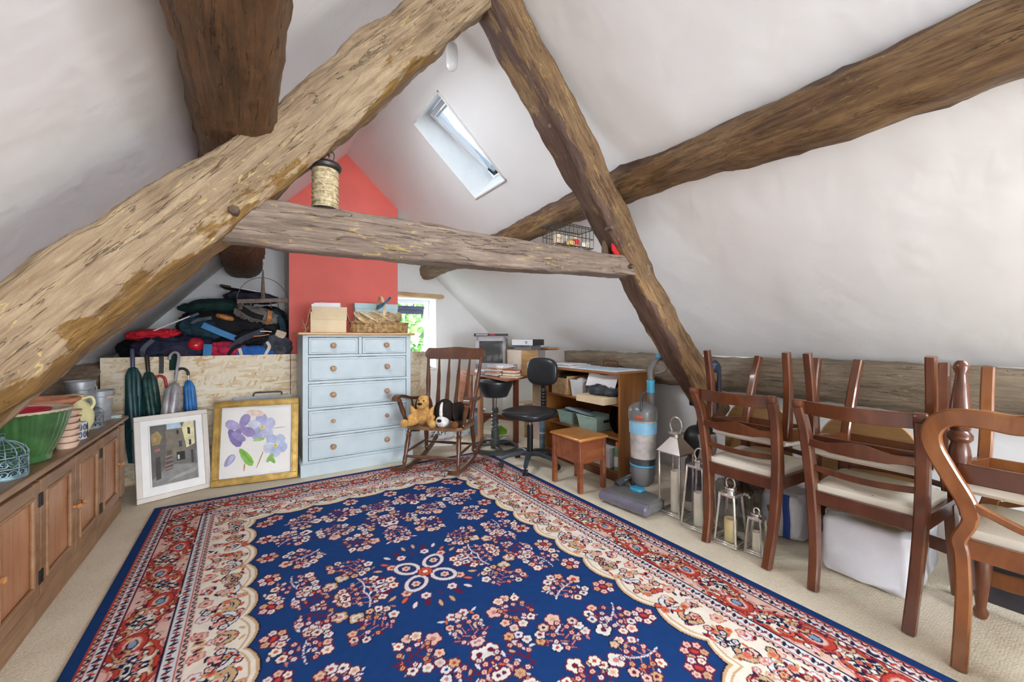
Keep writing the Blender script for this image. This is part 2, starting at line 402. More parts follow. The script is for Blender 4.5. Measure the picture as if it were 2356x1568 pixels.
def skylight(name, label, r, n, A, up, angle, pane=None):
    """centre-pivot roof window in the opening r of a slope; local x = down the slope, y = along the roof, z = out"""
    x = (r[0] + r[1]) / 2; ym = (r[2] + r[3]) / 2
    L = (r[1] - r[0]) * sqrt(1 + A * A); W = r[3] - r[2]
    zx = Vector((0, 1, 0)).cross(n).normalized(); 
    R = Matrix((zx, Vector((0, 1, 0)), n)).transposed().to_4x4()
    root = bpy.data.objects.new(name, None); C.objects.link(root); root.matrix_world = Matrix.Translation(Vector((x, ym, roof(x)))) @ R
    struct(root, label); t = .014
    ln = MB()
    ln.box((0, -W / 2 + t / 2, .11), (L, t, .245)); ln.box((0, W / 2 - t / 2, .11), (L, t, .245))
    ln.box((-L / 2 + t / 2, 0, .11), (t, W, .245)); ln.box((L / 2 - t / 2, 0, .11), (t, W, .245)); ln.build('lining', m_white, root)
    fo = MB(); e = .022
    fo.box((0, -W / 2 + e / 2, .245), (L + .02, e, .07)); fo.box((0, W / 2 - e / 2, .245), (L + .02, e, .07))
    fo.box((-L / 2 + e / 2, 0, .245), (e, W, .07)); fo.box((L / 2 - e / 2, 0, .245), (e, W, .07)); fo.build('outer_frame', m_frame, root)
    sa = MB(); Ls, Ws, q = L - .05, W - .05, .035
    Ry = Matrix.Rotation(angle, 3, 'Y'); off = Vector((0, 0, .25))
    def bx(mb, c, d): mb.box(Ry @ Vector(c) + off, d, Ry)
    bx(sa, (0, -Ws / 2 + q / 2, 0), (Ls, q, .055)); bx(sa, (0, Ws / 2 - q / 2, 0), (Ls, q, .055))
    bx(sa, (-Ls / 2 + q / 2, 0, 0), (q, Ws - 2 * q, .055)); bx(sa, (Ls / 2 - q / 2, 0, 0), (q, Ws - 2 * q, .055)); so = sa.build('sash', m_frame, root)
    g = MB(); bx(g, (0, 0, .012), (Ls - 2 * q + .01, Ws - 2 * q + .01, .006)); g.build('pane', m_glass, so)
    if pane:
        g = MB(); g.box((0, 0, .278), (L + .01, W + .01, .004)); g.build('dimming_pane', pane, root)  # extra pane added to hold back daylight on the lining
    hd = MB(); hd.rod(Ry @ Vector((-Ls / 2 + .05, -Ws * .3, -.05)) + off, Ry @ Vector((-Ls / 2 + .05, Ws * .3, -.05)) + off, .009, 8); hd.build('handle_bar', m_lead, so)
    return root
skylight('window_2', 'narrow white roof window tilted open in the right slope', SKY, nr, AR, 1, radians(-11), m_solar)
skylight('added_window_4', 'low unseen roof window in the right slope, added for light', FILL_NEAR_R, nr, AR, 1, 0)  # invented opening, out of view, to brighten the left side
skylight('added_window_5', 'roof window added for light in the left slope, hidden behind the rafter', FILL_FAR_L, nl, AL, -1, 0)  # invented opening, out of sight, to brighten the far half

# ------------------------------------------------------------------ outdoors: the trees beyond the gable
m_leaf = M('tree_leaf', '#4f7836', .6, var=.35, vs=1.3)
m_leaf2 = M('tree_leaf_pale', '#4c6a31', .6, var=.3, vs=1.1)
m_bark = M('tree_bark', '#5b4a38', .9, var=.2, vs=4, bmp=.5, bs=14)
GZ = -4.0
gr = MB(); gr.box((4, 14, GZ - .1), (44, 44, .2), b=.001); struct(gr.build('ground', M('lawn_grass', '#3c4234', .9, var=.2, vs=2)), 'lawn far below the gable window')
def tree(label, x, y, zc, rx, rz, seed, mat, n=9000):
    t = thing('garden_tree', label, 'tree', (x, y, GZ)); h = zc - GZ
    tr = MB(); tr.tube([(0, 0, 0), (.1, 0, h * .3), (-.05, .1, h * .6), (.1, 0, h)], [.30, .24, .18, .06], 10); tr.build('trunk', m_bark, t)
    rnd = random.Random(seed); lf = MB()
    for k in range(n):
        while True:
            p = Vector((rnd.uniform(-1, 1), rnd.uniform(-1, 1), rnd.uniform(-1, 1)))
            if .25 < p.length < 1: break
        w_ = noise.noise(p * 2.6 + Vector((seed, 0, 0)))
        p = p.normalized() * (p.length ** .5) * (1 + .35 * w_)
        p = Vector((p.x * rx, p.y * rx, p.z * rz + h))
        s_ = rnd.uniform(.09, .2); R = Euler((rnd.uniform(0, 6.3), rnd.uniform(0, 6.3), rnd.uniform(0, 6.3))).to_matrix()
        q = [(-s_, 0, 0), (0, -s_ * .55, s_ * .15), (s_, 0, 0), (0, s_ * .55, s_ * .15)]
        lf.add([p + R @ Vector(a) for a in q], [(0, 1, 2), (0, 2, 3)])
    me = bpy.data.meshes.new('foliage'); me.from_pydata(lf.v, [], lf.f); me.materials.append(mat)
    o = bpy.data.objects.new('foliage', me); C.objects.link(o); o.parent = t; o['kind'] = 'stuff'
tree('leafy green tree close outside the gable window', 3.6, 10.9, .9, 2.7, 3.0, 3, m_leaf)
tree('taller paler green tree seen through the roof window', 8.9, 15.2, 4.6, 2.8, 2.7, 8, m_leaf2)

# ================================================================== old timbers
def beam_mat(name, stops, fleck, rough=.55, waney=None):
    m, nt, b = newmat(name); b.inputs['Roughness'].default_value = rough
    v = coords(nt, (2.2, 30, 30)); n = noise_n(nt, v, 1.6, 12, .66, .9)
    v2 = coords(nt, (1.2, 3.2, 3.2)); n2 = noise_n(nt, v2, 2.6, 8, .65, .5)
    mx = node(nt, 'ShaderNodeMix', data_type='FLOAT'); mx.inputs[0].default_value = .45
    nt.links.new(n.outputs[0], mx.inputs[2]); nt.links.new(n2.outputs[0], mx.inputs[3])
    base = ramp(nt, mx.outputs[0], stops)
    v3 = coords(nt, (9, 40, 40)); n3 = noise_n(nt, v3, 1.2, 8, .7, 1.5)
    fm = ramp(nt, n3.outputs[0], [(.57, '#000000'), (.64, '#ffffff')])
    n4 = noise_n(nt, coords(nt, (1, 1, 1)), 2.4, 3); fm2 = ramp(nt, n4.outputs[0], [(.46, '#000000'), (.6, '#ffffff')])
    ml = node(nt, 'ShaderNodeMath', operation='MULTIPLY'); nt.links.new(fm, ml.inputs[0]); nt.links.new(fm2, ml.inputs[1])
    m2 = node(nt, 'ShaderNodeMix', data_type='RGBA'); nt.links.new(ml.outputs[0], m2.inputs[0]); nt.links.new(base, m2.inputs[6]); m2.inputs[7].default_value = c4(fleck)
    # drying cracks along the grain
    v5 = coords(nt, (1.1, 17, 17)); n5 = noise_n(nt, v5, 1.5, 4, .55, .5)
    ab = node(nt, 'ShaderNodeMath', operation='SUBTRACT'); ab.inputs[1].default_value = .5; nt.links.new(n5.outputs[0], ab.inputs[0])
    ab2 = node(nt, 'ShaderNodeMath', operation='ABSOLUTE'); nt.links.new(ab.outputs[0], ab2.inputs[0])
    ck = ramp(nt, ab2.outputs[0], [(.0, '#000000'), (.008, '#ffffff')])
    m3 = node(nt, 'ShaderNodeMix', data_type='RGBA', blend_type='MULTIPLY'); m3.inputs[0].default_value = .62
    nt.links.new(m2.outputs[2], m3.inputs[6]); nt.links.new(ck, m3.inputs[7])
    outc = m3.outputs[2]
    if waney:                                                # sapwood left on one edge of the timber, with a ragged border
        tc = node(nt, 'ShaderNodeTexCoord'); sx = node(nt, 'ShaderNodeSeparateXYZ'); nt.links.new(tc.outputs['Object'], sx.inputs[0])
        nz = noise_n(nt, coords(nt, (2.2, 5, 5)), 1.6, 7, .65, .4)
        md = node(nt, 'ShaderNodeMath', operation='MULTIPLY_ADD'); md.inputs[1].default_value = -.42; nt.links.new(nz.outputs[0], md.inputs[0]); md.inputs[2].default_value = .21 + waney[0]
        lt_ = node(nt, 'ShaderNodeMath', operation='SUBTRACT'); nt.links.new(md.outputs[0], lt_.inputs[0]); nt.links.new(sx.outputs[2], lt_.inputs[1])
        mk = ramp(nt, lt_.outputs[0], [(.0, '#000000'), (.012, '#ffffff')])
        wcol = ramp(nt, mx.outputs[0], [(.3, waney[1]), (.5, waney[2]), (.68, waney[3])])
        m4 = node(nt, 'ShaderNodeMix', data_type='RGBA'); nt.links.new(mk, m4.inputs[0]); nt.links.new(outc, m4.inputs[6]); nt.links.new(wcol, m4.inputs[7]); outc = m4.outputs[2]
    nt.links.new(outc, b.inputs['Base Color'])
    hs = node(nt, 'ShaderNodeMath', operation='MULTIPLY_ADD'); hs.inputs[1].default_value = .5
    nt.links.new(ck, hs.inputs[0]); nt.links.new(n.outputs[0], hs.inputs[2])
    bump(nt, b, hs.outputs[0], .75, .016)
    return m
m_beam = beam_mat('weathered_oak', [(.30, '#5a4733'), (.44, '#937a5e'), (.58, '#b39b7c'), (.74, '#cab493')], '#cdb377', .5, (-.075, '#3d2812', '#7c5a26', '#a98544'))
m_beam_dark = beam_mat('dark_waxed_oak', [(.28, '#33200f'), (.46, '#5c3f24'), (.6, '#7a5734'), (.76, '#96703f')], '#bb9448')
m_beam_grey = beam_mat('greyed_oak', [(.30, '#4a3d30'), (.44, '#7d6d5a'), (.58, '#998975'), (.74, '#b3a48f')], '#c0ab82')
m_beam_gold = beam_mat('golden_oak', [(.32, '#3a2917'), (.45, '#694c30'), (.56, '#8a6b47'), (.7, '#ad8d61')], '#bd9f63', .5, (-.07, '#34221a', '#5c4234', '#7a5d4a'))
m_beam_collar = beam_mat('brown_grey_oak', [(.30, '#41342b'), (.44, '#78675a'), (.58, '#988577'), (.74, '#b3a296')], '#c9ab68')
m_peg = M('oak_peg', '#5e4a38', .7, var=.2, vs=30)

def timber(name, label, p0, p1, w, h, side, mat, expo=4, amp=.012, seed=0, n=110, seg=44, sag=None, group='old roof timbers'):
    """hewn timber from p0 to p1; w, h are callables of t giving the section along `side` and across it"""
    p0, p1 = Vector(p0), Vector(p1); x = (p1 - p0).normalized(); L = (p1 - p0).length
    sd = Vector(side); sd = (sd - x * sd.dot(x)).normalized(); up = x.cross(sd)
    V = []; F = []
    for i in range(n + 1):
        t = i / n; ww, hh = w(t) / 2, h(t) / 2; ds, du = sag(t) if sag else (0, 0); e = expo(t) if callable(expo) else expo
        for k in range(seg):
            a = 2 * pi * k / seg; ca, sa = cos(a), sin(a)
            y = math.copysign(abs(ca) ** (2 / e), ca) * ww; z = math.copysign(abs(sa) ** (2 / e), sa) * hh
            q = Vector((t * L, y, z))
            d = noise.fractal(Vector((t * L * 1.7, y * 6, z * 6)) + Vector((seed * 5.1, 0, 0)), .8, 2, 4) * amp
            d += noise.fractal(Vector((t * L * 6, y * 30, z * 30)) + Vector((seed * 3.1, 9, 0)), .6, 2, 3) * amp * .5
            nn = Vector((0, ca, sa)); q += nn * d; q.y += ds; q.z += du
            V.append(q)
        
    for i in range(n):
        for k in range(seg):
            k2 = (k + 1) % seg; F.append((i * seg + k, i * seg + k2, (i + 1) * seg + k2, (i + 1) * seg + k))
    F.append(tuple(range(seg))[::-1]); F.append(tuple(n * seg + k for k in range(seg)))
    mb = MB().add(V, F); R = Matrix((x, sd, up)).transposed().to_4x4()
    o = mb.build(name, mat, ang=60, mat_world=Matrix.Translation(p0) @ R)
    tag(o, label, 'beam', group); return o
K = lambda v: (lambda t: v)
def lerp(*st):
    def f(t):
        for (a, va), (b, vb) in zip(st, st[1:]):
            if t <= b: u = (t - a) / (b - a); u = u * u * (3 - 2 * u); return va + (vb - va) * u
        return st[-1][1]
    return f
def peg(parent, loc, d, r, ln, name='peg'):
    p = MB(); q = Vector(d).to_track_quat('Z', 'Y').to_matrix(); p.lathe([(0, 0), (r, 0), (r, ln * .8), (r * .8, ln), (0, ln)], 7, loc, q)
    o = p.build(name, m_peg); o.parent = parent; o.matrix_parent_inverse = parent.matrix_world.inverted(); return o

YT = 1.73                                                     # centre plane of the truss
rl = timber('principal_rafter', 'broad weathered rafter climbing from the left edge across the cupboards', (-1.0, YT, .66), (1.07, YT, 3.06), lambda t: .17 + .02 * sin(t * 5), lerp((0, .25), (.3, .235), (.6, .215), (1, .19)), (0, 1, 0), m_beam, 7, .02, 1, n=200, seg=64,
            sag=lambda t: (0, .012 * sin(t * 9)))
rr_ = timber('principal_rafter', 'slimmer brown rafter coming down behind the vacuum cleaner to the chairs', (.93, YT, 2.98), (2.97, YT, .60), lambda t: .16 + .015 * sin(t * 6), lerp((0, .2), (.45, .215), (.75, .20), (1, .22)), (0, 1, 0), m_beam_gold, 6, .018, 2, n=180, seg=56,
             sag=lambda t: (0, .018 * sin(t * 7 + .5)))
col = timber('collar_beam', 'dark grey-brown collar beam carrying a spool of twine', (-.16, YT, 1.612), (2.12, YT, 1.652), lambda t: .15, lerp((0, .165), (.25, .16), (.55, .15), (.85, .128), (1, .12)), (0, 1, 0), m_beam_collar, 9, .011, 3, n=180, seg=64,
             sag=lambda t: (0, -.012 * sin(t * pi)))
pl = timber('purlin', 'thick dark round purlin dropping behind the left rafter', (-.02, -1.7, 2.02), (-.08, YG + .1, 2.02), lerp((0, .22), (.45, .245), (1, .36)), lerp((0, .24), (.5, .26), (1, .34)), (1, 0, 0), m_beam_dark, 2.7, .018, 4, n=150)
pr_ = timber('purlin', 'long golden-brown purlin running along the right roof slope', (1.92, -1.7, 2.12), (2.03, YG + .1, 2.10), lerp((0, .26), (.26, .27), (.36, .25), (.44, .205), (.6, .18), (1, .19)), lerp((0, .26), (.26, .26), (.36, .235), (.44, .20), (.6, .18), (1, .18)), (1, 0, 0), m_beam_gold, 2.4, .022, 5, n=160,
             sag=lambda t: (.0, -.05 * math.exp(-((t - .5) / .12) ** 2)))
wp = timber('wall_plate', 'grey-brown wall plate timber along the foot of the right slope', (3.17, -1.7, .915), (3.17, YG, .905), K(.24), lambda t: .27 + .012 * sin(t * 20), (1, 0, 0), m_beam_grey, 3.6, .018, 6, n=170)
wl = timber('wall_plate', 'dusty wall plate timber behind the pots on the left cupboards', (-1.115, -1.7, .86), (-1.115, YG, .86), K(.22), K(.26), (1, 0, 0), m_beam_grey, 3.4, .016, 7, n=120)
yf = YT - .1
peg(rl, (-.05, yf + .02, 1.62), (0, -1, .1), .018, .04); peg(rl, (.64, yf + .03, 2.55), (0, -1, 0), .014, .012); peg(rl, (.70, yf + .03, 2.60), (0, -1, 0), .014, .012)
peg(rr_, (1.73, yf + .02, 1.825), (-.45, -1, -.08), .017, .075); peg(rr_, (1.93, yf + .02, 1.63), (0, -1, 0), .016, .02)
peg(rr_, (1.34, yf + .03, 2.42), (0, -1, 0), .012, .006); peg(rr_, (1.31, yf + .03, 2.31), (0, -1, 0), .012, .006)

# ================================================================== the rug (pattern woven into one quarter, mirrored twice)
def make_rug():
    g = .004; W, L = 2.62, 3.50; nx, ny = 328, 438
    hx, hy = nx * g, ny * g
    A = np.zeros((ny, nx, 3)); X, Y = np.meshgrid((np.arange(nx) + .5) * g, (np.arange(ny) + .5) * g)
    col = {k: np.array(lin(v)) for k, v in dict(navy='#163a70', deep='#0e2549', cream='#e6dccd', white='#d5d6d8', pink='#dcb8ab', tan='#c8a57c', red='#b8402f',
           orange='#cf6242', maroon='#6a1a34', dark='#23203a', blue='#7f9cbd', rose='#c77a70').items()}
    rnd = random.Random(11)
    def win(cx, cy, r):
        i0, i1 = max(0, int((cx - r) / g)), min(nx, int((cx + r) / g) + 2); j0, j1 = max(0, int((cy - r) / g)), min(ny, int((cy + r) / g) + 2)
        return (slice(j0, j1), slice(i0, i1)) if i1 > i0 and j1 > j0 else None
    def paint(sl, mask, c): 
        t = A[sl]; t[mask] = col[c]
    def ell(cx, cy, a, b, ang, c, out=None, ow=.006, point=False):
        s = win(cx, cy, max(a, b) + ow + .01)
        if s is None: return
        dx, dy = X[s] - cx, Y[s] - cy; u = dx * cos(ang) + dy * sin(ang); v = -dx * sin(ang) + dy * cos(ang)
        def f(a_, b_): 
            if point: return (np.abs(v) < b_ * (1 - (u / a_) ** 2)) & (np.abs(u) < a_)
            return (u / a_) ** 2 + (v / b_) ** 2 < 1
        if out: paint(s, f(a + ow, b + ow), out)
        paint(s, f(a, b), c)
    def flower(cx, cy, r, n, c, cen, out, ang=0, inner=None):
        s = win(cx, cy, r + .012)
        if s is None: return
        dx, dy = X[s] - cx, Y[s] - cy; rr = np.hypot(dx, dy); th = np.arctan2(dy, dx) - ang
        pr = r * (.80 + .2 * np.abs(np.cos(th * n / 2)) * 1.2 - .1)
        paint(s, rr < pr + .006, out); paint(s, rr < pr, c)
        if inner: paint(s, rr < pr * .68, inner)
        paint(s, rr < r * .33, cen)
    def stroke(pts, w, c, out=None, ow=.005):
        for ps, ww, cc in ([(pts, w + ow, out)] if out else []) + [(pts, w, c)]:
            for (x0, y0), (x1, y1) in zip(ps, ps[1:]):
                m = max(1, int(math.hypot(x1 - x0, y1 - y0) / (g * 1.2)))
                for k in range(m + 1):
                    x, y = x0 + (x1 - x0) * k / m, y0 + (y1 - y0) * k / m; s = win(x, y, ww + g)
                    if s: paint(s, np.hypot(X[s] - x, Y[s] - y) < ww, cc)
    d = np.minimum(X, Y); S = np.where(X < Y, Y, X)
    # field
    A[:] = col['navy']
    dith = np.array([[noise.noise(Vector((i * .11, j * .11, 0))) for i in range(nx)] for j in range(ny)])
    # cream scalloped zone
    sc = .545 + .045 * np.abs(np.sin(pi * S / .235)) ** .7
    def zone(lo, hi, c): A[(d >= lo) & (d < hi)] = col[c]
    A[(d < sc + .014)] = col['dark']; A[d < sc + .007] = col['tan']; A[d < sc - .004] = col['cream']
    A[(d < sc - .02) & (d > sc - .028)] = col['tan']
    def at(sv, dv, side): return (dv, sv) if side else (sv, dv)          # side 1: along the long edge
    for side, smax in ((1, hy), (0, hx)):
        k = 0; s = .40
        while s < smax + .1:
            x, y = at(s + .06, .47, side); a0 = rnd.uniform(0, 6)
            # scroll
            sg = 1 if k % 2 else -1
            pts = []
            for q in range(15):
                a = q / 14 * 4.4; rad = .055 - .0028 * q
                pts.append(at(s + .06 + sg * rad * cos(a), .475 + rad * sin(a), side))
            stroke(pts, .010, 'tan' if k % 2 else 'white', 'dark')
            flower(x, y, .024, 5, 'pink', 'red', 'dark', a0)
            x, y = at(s + .0, .40, side); flower(x, y, .026, 6, 'pink' if k % 2 else 'white', 'red', 'rose', a0)
            for q in range(10):
                x, y = at(s + rnd.uniform(-.1, .1), rnd.uniform(.375, .54), side)
                ell(x, y, .018, .007, rnd.uniform(0, 3), rnd.choice(['red', 'maroon', 'dark', 'orange', 'tan']), point=True)
            for q in range(6):
                x, y = at(s + rnd.uniform(-.1, .1), rnd.uniform(.385, .545), side); flower(x, y, rnd.uniform(.011, .017), 5, rnd.choice(['white', 'pink', 'pink', 'tan', 'orange']), rnd.choice(['red', 'rose']), rnd.choice(['dark', 'maroon', 'rose', 'tan']), a0 + q)
            s += .1175; k += 1
    A[d < .37] = col['cream']
    # inner guards
    t = (S / .034) % 1
    zone(.345, .37, 'pink'); A[(d >= .347) & (d < .366) & (np.abs((d - .347) / .019 - np.abs(2 * t - 1)) < .28)] = col['dark']
    zone(.340, .345, 'red'); zone(.295, .340, 'white')
    zone(.288, .295, 'dark')
    # main border
    zone(.120, .288, 'pink')
    wv = .205 + .028 * np.sin(2 * pi * S / .56); hw = .055 + .018 * np.cos(2 * pi * S / .28) + .006 * np.sin(2 * pi * S / .07)
    q = np.abs(d - wv); mb_ = (d >= .12) & (d < .288)
    q2 = np.abs(q - hw)
    A[mb_ & (q2 < .011)] = col['maroon']; A[mb_ & (q2 < .0075)] = col['red']; A[mb_ & (np.abs(q - hw - .02) < .004)] = col['rose']; A[mb_ & (q < hw - .011)] = col['tan']; A[mb_ & (q < hw - .020)] = col['cream']
    for side, smax in ((1, hy), (0, hx)):
        s = .2; k = 0
        while s < smax + .2:
            w0 = .205 + .028 * sin(2 * pi * s / .56)
            x, y = at(s, w0, side)
            if k % 4 == 0:
                pts = [at(s + .06 * cos(a), w0 + .036 * sin(a), side) for a in [i / 16 * 2 * pi for i in range(17)]]
                stroke(pts, .009, 'red', 'maroon'); pts = [at(s + .036 * cos(a), w0 + .020 * sin(a), side) for a in [i / 12 * 2 * pi for i in range(13)]]
                stroke(pts, .007, 'pink', 'rose'); ell(x, y, .022, .013, pi / 2 * side, 'blue', 'dark')
                for a in range(8):
                    xx, yy = at(s + .11 * cos(a * .8), w0 + .07 * sin(a * .8), side); ell(xx, yy, .012, .009, a, 'cream', 'dark', .004)
            elif k % 4 == 2:
                stroke([at(s - .05, w0 - .04, side), at(s + .05, w0 + .04, side)], .005, 'deep')
                for a in (-1, 1):
                    for b in (.3, .8):
                        xx, yy = at(s + a * .045 * b - .014, w0 + a * .04 * b + .014, side); ell(xx, yy, .015, .008, .6 * a, 'deep', point=True)
                        xx, yy = at(s + a * .045 * b + .016, w0 + a * .04 * b - .014, side); ell(xx, yy, .015, .008, 2.2 * a, 'deep', point=True)
                flower(x, y, .013, 5, 'rose', 'red', 'dark')
            else:
                for a in (-1, 1):
                    pts = [at(s + a * .012 + .028 * cos(b), w0 + a * .035 + .018 * sin(b), side) for b in [i / 10 * 4.6 + a for i in range(11)]]
                    stroke(pts, .006, 'orange' if a > 0 else 'tan', 'maroon')
                flower(x, y, .017, 5, 'white', 'red', 'rose')
            for q_ in range(8):
                xx, yy = at(s + rnd.uniform(-.05, .05), rnd.uniform(.13, .28), side); ell(xx, yy, .013, .0055, rnd.uniform(0, 3), rnd.choice(['red', 'dark', 'maroon', 'orange', 'deep', 'tan']), point=True)
            s += .07; k += 1
    # guards drawn over the border's edges
    zone(.113, .120, 'maroon'); zone(.078, .113, 'white'); zone(.073, .078, 'red'); zone(.055, .073, 'pink'); zone(.048, .055, 'red')
    t = (S / .03) % 1
    A[(d >= .056) & (d < .072) & (np.abs((d - .056) / .016 - np.abs(2 * t - 1)) < .3)] = col['dark']
    for side, smax in ((1, hy), (0, hx)):
        s = .1; k = 0
        while s < smax + .05:
            for dv in (.0955, .3175):
                x, y = at(s, dv, side); c = ('dark', 'maroon', 'dark', 'red')[k % 4]
                ell(x, y, .006 if k % 2 else .009, .015, (.5 if k % 2 else -.35) + (pi / 2 if side else 0), c, point=not k % 2)
                x, y = at(s + .011, dv, side); ell(x, y, .004, .006, 0, ('rose', 'deep')[k % 2])
            s += .024; k += 1
    zone(0, .048, 'navy')
    # flower sprays on the navy field
    fl = ['white', 'cream', 'pink', 'cream', 'white', 'tan']
    def spray(cx, cy, ang, ln, n, kind):
        c, s_ = cos(ang), sin(ang); bend = rnd.choice([-1, 1]) * rnd.uniform(.1, .3)
        P = lambda u, v: (cx + u * c - v * s_, cy + u * s_ + v * c)
        mid_ = lambda u: bend * ln * (1 - (2 * u / ln) ** 2) * .5
        stroke([P(-ln / 2 + ln * q / 8, mid_(-ln / 2 + ln * q / 8)) for q in range(9)], .0042, 'maroon' if kind % 3 else 'white')
        tips = []
        for q in range(n):
            f = (q + .5) / n; u = -ln / 2 + ln * f; sd = 1 if q % 2 else -1
            L_ = (.055 + .04 * sin(f * pi)) * rnd.uniform(.85, 1.15); tips.append((u, u + L_ * .45, mid_(u), mid_(u) + sd * L_))
        tips.append((ln / 2, ln / 2 + .045, 0, rnd.uniform(-.01, .01)))
        for u0, u1, v0, v1 in tips:
            stroke([P(u0, v0), P((u0 + u1) / 2 + .004, (v0 + v1) / 2), P(u1, v1)], .003, 'maroon' if kind % 2 else 'rose')
            for z in range(3):
                x, y = P(u0 + (u1 - u0) * rnd.uniform(.2, 1) + rnd.uniform(-.022, .022), v0 + (v1 - v0) * rnd.uniform(.1, 1.25)); ell(x, y, rnd.uniform(.012, .019), .006, ang + rnd.uniform(-1.2, 1.2), rnd.choice(['maroon', 'rose', 'tan', 'white', 'white', 'orange', 'pink']), point=True)
        for k_, (u0, u1, v0, v1) in enumerate(tips):
            x, y = P(u1, v1); cc = rnd.choice(fl); r = rnd.uniform(.019, .026) if k_ < n else .036
            flower(x, y, r, rnd.choice([4, 5, 5, 6]), cc, rnd.choice(['red', 'orange', 'maroon', 'tan', 'rose', 'navy']), rnd.choice(['maroon', 'maroon', 'dark']), rnd.uniform(0, 6), rnd.choice([None, None, 'pink', 'white', 'orange' if k_ == n else None]))
            x, y = P(u0 * .6 + u1 * .4, v0 * .55 + v1 * .45); flower(x, y, .011, 5, rnd.choice(['white', 'pink', 'tan']), 'red', 'maroon', u0)
    for side, smax in ((1, hy), (0, hx)):                       # little clusters hugging the scallops
        s = .70
        while s < smax:
            x, y = at(s, .645, side)
            for q in range(6):
                a = q * 1.05 + s; flower(x + .036 * cos(a), y + .036 * sin(a), .017, 5, rnd.choice(['cream', 'tan', 'pink', 'white']), 'rose', 'maroon', a)
            ell(x, y, .016, .009, 1, 'red', 'maroon')
            s += .235
    k = 0
    angs = [.4, 1.3, 2.2, -.5, 1.8, .9, 2.7, .1]
    for cy, row in ((.80, (.80, 1.06, 1.29)), (1.03, (.74, .98, 1.22)), (1.26, (.82, 1.06, 1.28)), (1.49, (.75, 1.0)), (1.70, (.80, 1.0))):
        for cx in row:
            spray(cx + rnd.uniform(-.015, .015), cy + rnd.uniform(-.015, .015), angs[k % 8] + rnd.uniform(-.2, .2), .135, 7, k); k += 1
    # centre medallion
    for q in range(26):
        a = q / 26 * 2 * pi; r = .25 + .02 * (q % 2); x, y = hx + r * cos(a) * .85, hy + r * sin(a)
        ell(x, y, .024, .009, a, ('orange', 'white', 'maroon', 'tan')[q % 4], 'maroon', .004, True)
    for q in range(12):
        a = q / 12 * 2 * pi + .13; x, y = hx + .20 * cos(a) * .85, hy + .20 * sin(a); flower(x, y, .026, 6, ('cream', 'pink', 'white')[q % 3], 'red', 'maroon', a)
    for q in range(4):
        a = q * pi / 2 + pi / 4; 
        pts = [(hx + (.10 + .06 * cos(b)) * cos(a) - .045 * sin(b) * sin(a), hy + (.10 + .06 * cos(b)) * sin(a) + .045 * sin(b) * cos(a)) for b in [i / 16 * 2 * pi for i in range(17)]]
        stroke(pts, .009, 'white', 'maroon'); flower(hx + .105 * cos(a), hy + .105 * sin(a), .024, 6, 'pink', 'red', 'deep', a)
    flower(hx, hy, .038, 8, 'orange', 'cream', 'maroon', 0, 'red')
    A *= (1 + .10 * dith)[..., None]
    full = np.concatenate([A, A[:, ::-1]], 1); full = np.concatenate([full, full[::-1]], 0)
    # grid mesh carrying the woven colours
    ny2, nx2 = full.shape[:2]
    gx, gy = np.meshgrid(np.arange(nx2) * g - hx + g / 2, np.arange(ny2) * g - hy + g / 2)
    gz = np.full(gx.shape, .011); gz += .0015 * np.sin(gx * 2.1 + 1) * np.sin(gy * 1.7)
    gz[0, :] = gz[-1, :] = 0.001; gz[:, 0] = gz[:, -1] = 0.001
    co = np.stack([gx, gy, gz], -1).reshape(-1, 3)
    idx = np.arange(ny2 * nx2).reshape(ny2, nx2)
    quads = np.stack([idx[:-1, :-1], idx[:-1, 1:], idx[1:, 1:], idx[1:, :-1]], -1).reshape(-1, 4)
    me = bpy.data.meshes.new('rug'); me.vertices.add(len(co)); me.vertices.foreach_set('co', co.astype(np.float32).ravel())
    me.loops.add(quads.size); me.loops.foreach_set('vertex_index', quads.astype(np.int32).ravel())
    me.polygons.add(len(quads)); me.polygons.foreach_set('loop_start', np.arange(0, quads.size, 4, dtype=np.int32)); me.polygons.foreach_set('use_smooth', np.ones(len(quads), dtype=bool))
    me.update(calc_edges=True)
    ca = me.color_attributes.new('weave', 'FLOAT_COLOR', 'POINT')
    ca.data.foreach_set('color', np.concatenate([full.reshape(-1, 3), np.ones((len(co), 1))], 1).astype(np.float32).ravel())
    m, nt, b = newmat('woven_wool_rug'); b.inputs['Roughness'].default_value = .9; b.inputs['Specular IOR Level'].default_value = .15
    at_ = node(nt, 'ShaderNodeAttribute', attribute_name='weave'); nt.links.new(at_.outputs['Color'], b.inputs['Base Color'])
    n = noise_n(nt, coords(nt), 420, 2); bump(nt, b, n.outputs[0], .35, .003)
    me.materials.append(m)
    o = bpy.data.objects.new('rug', me); C.objects.link(o); o.location = (.74, 1.95, .001)
    tag(o, 'navy blue floral patterned rug with a cream and red border on the carpet', 'rug')
make_rug()

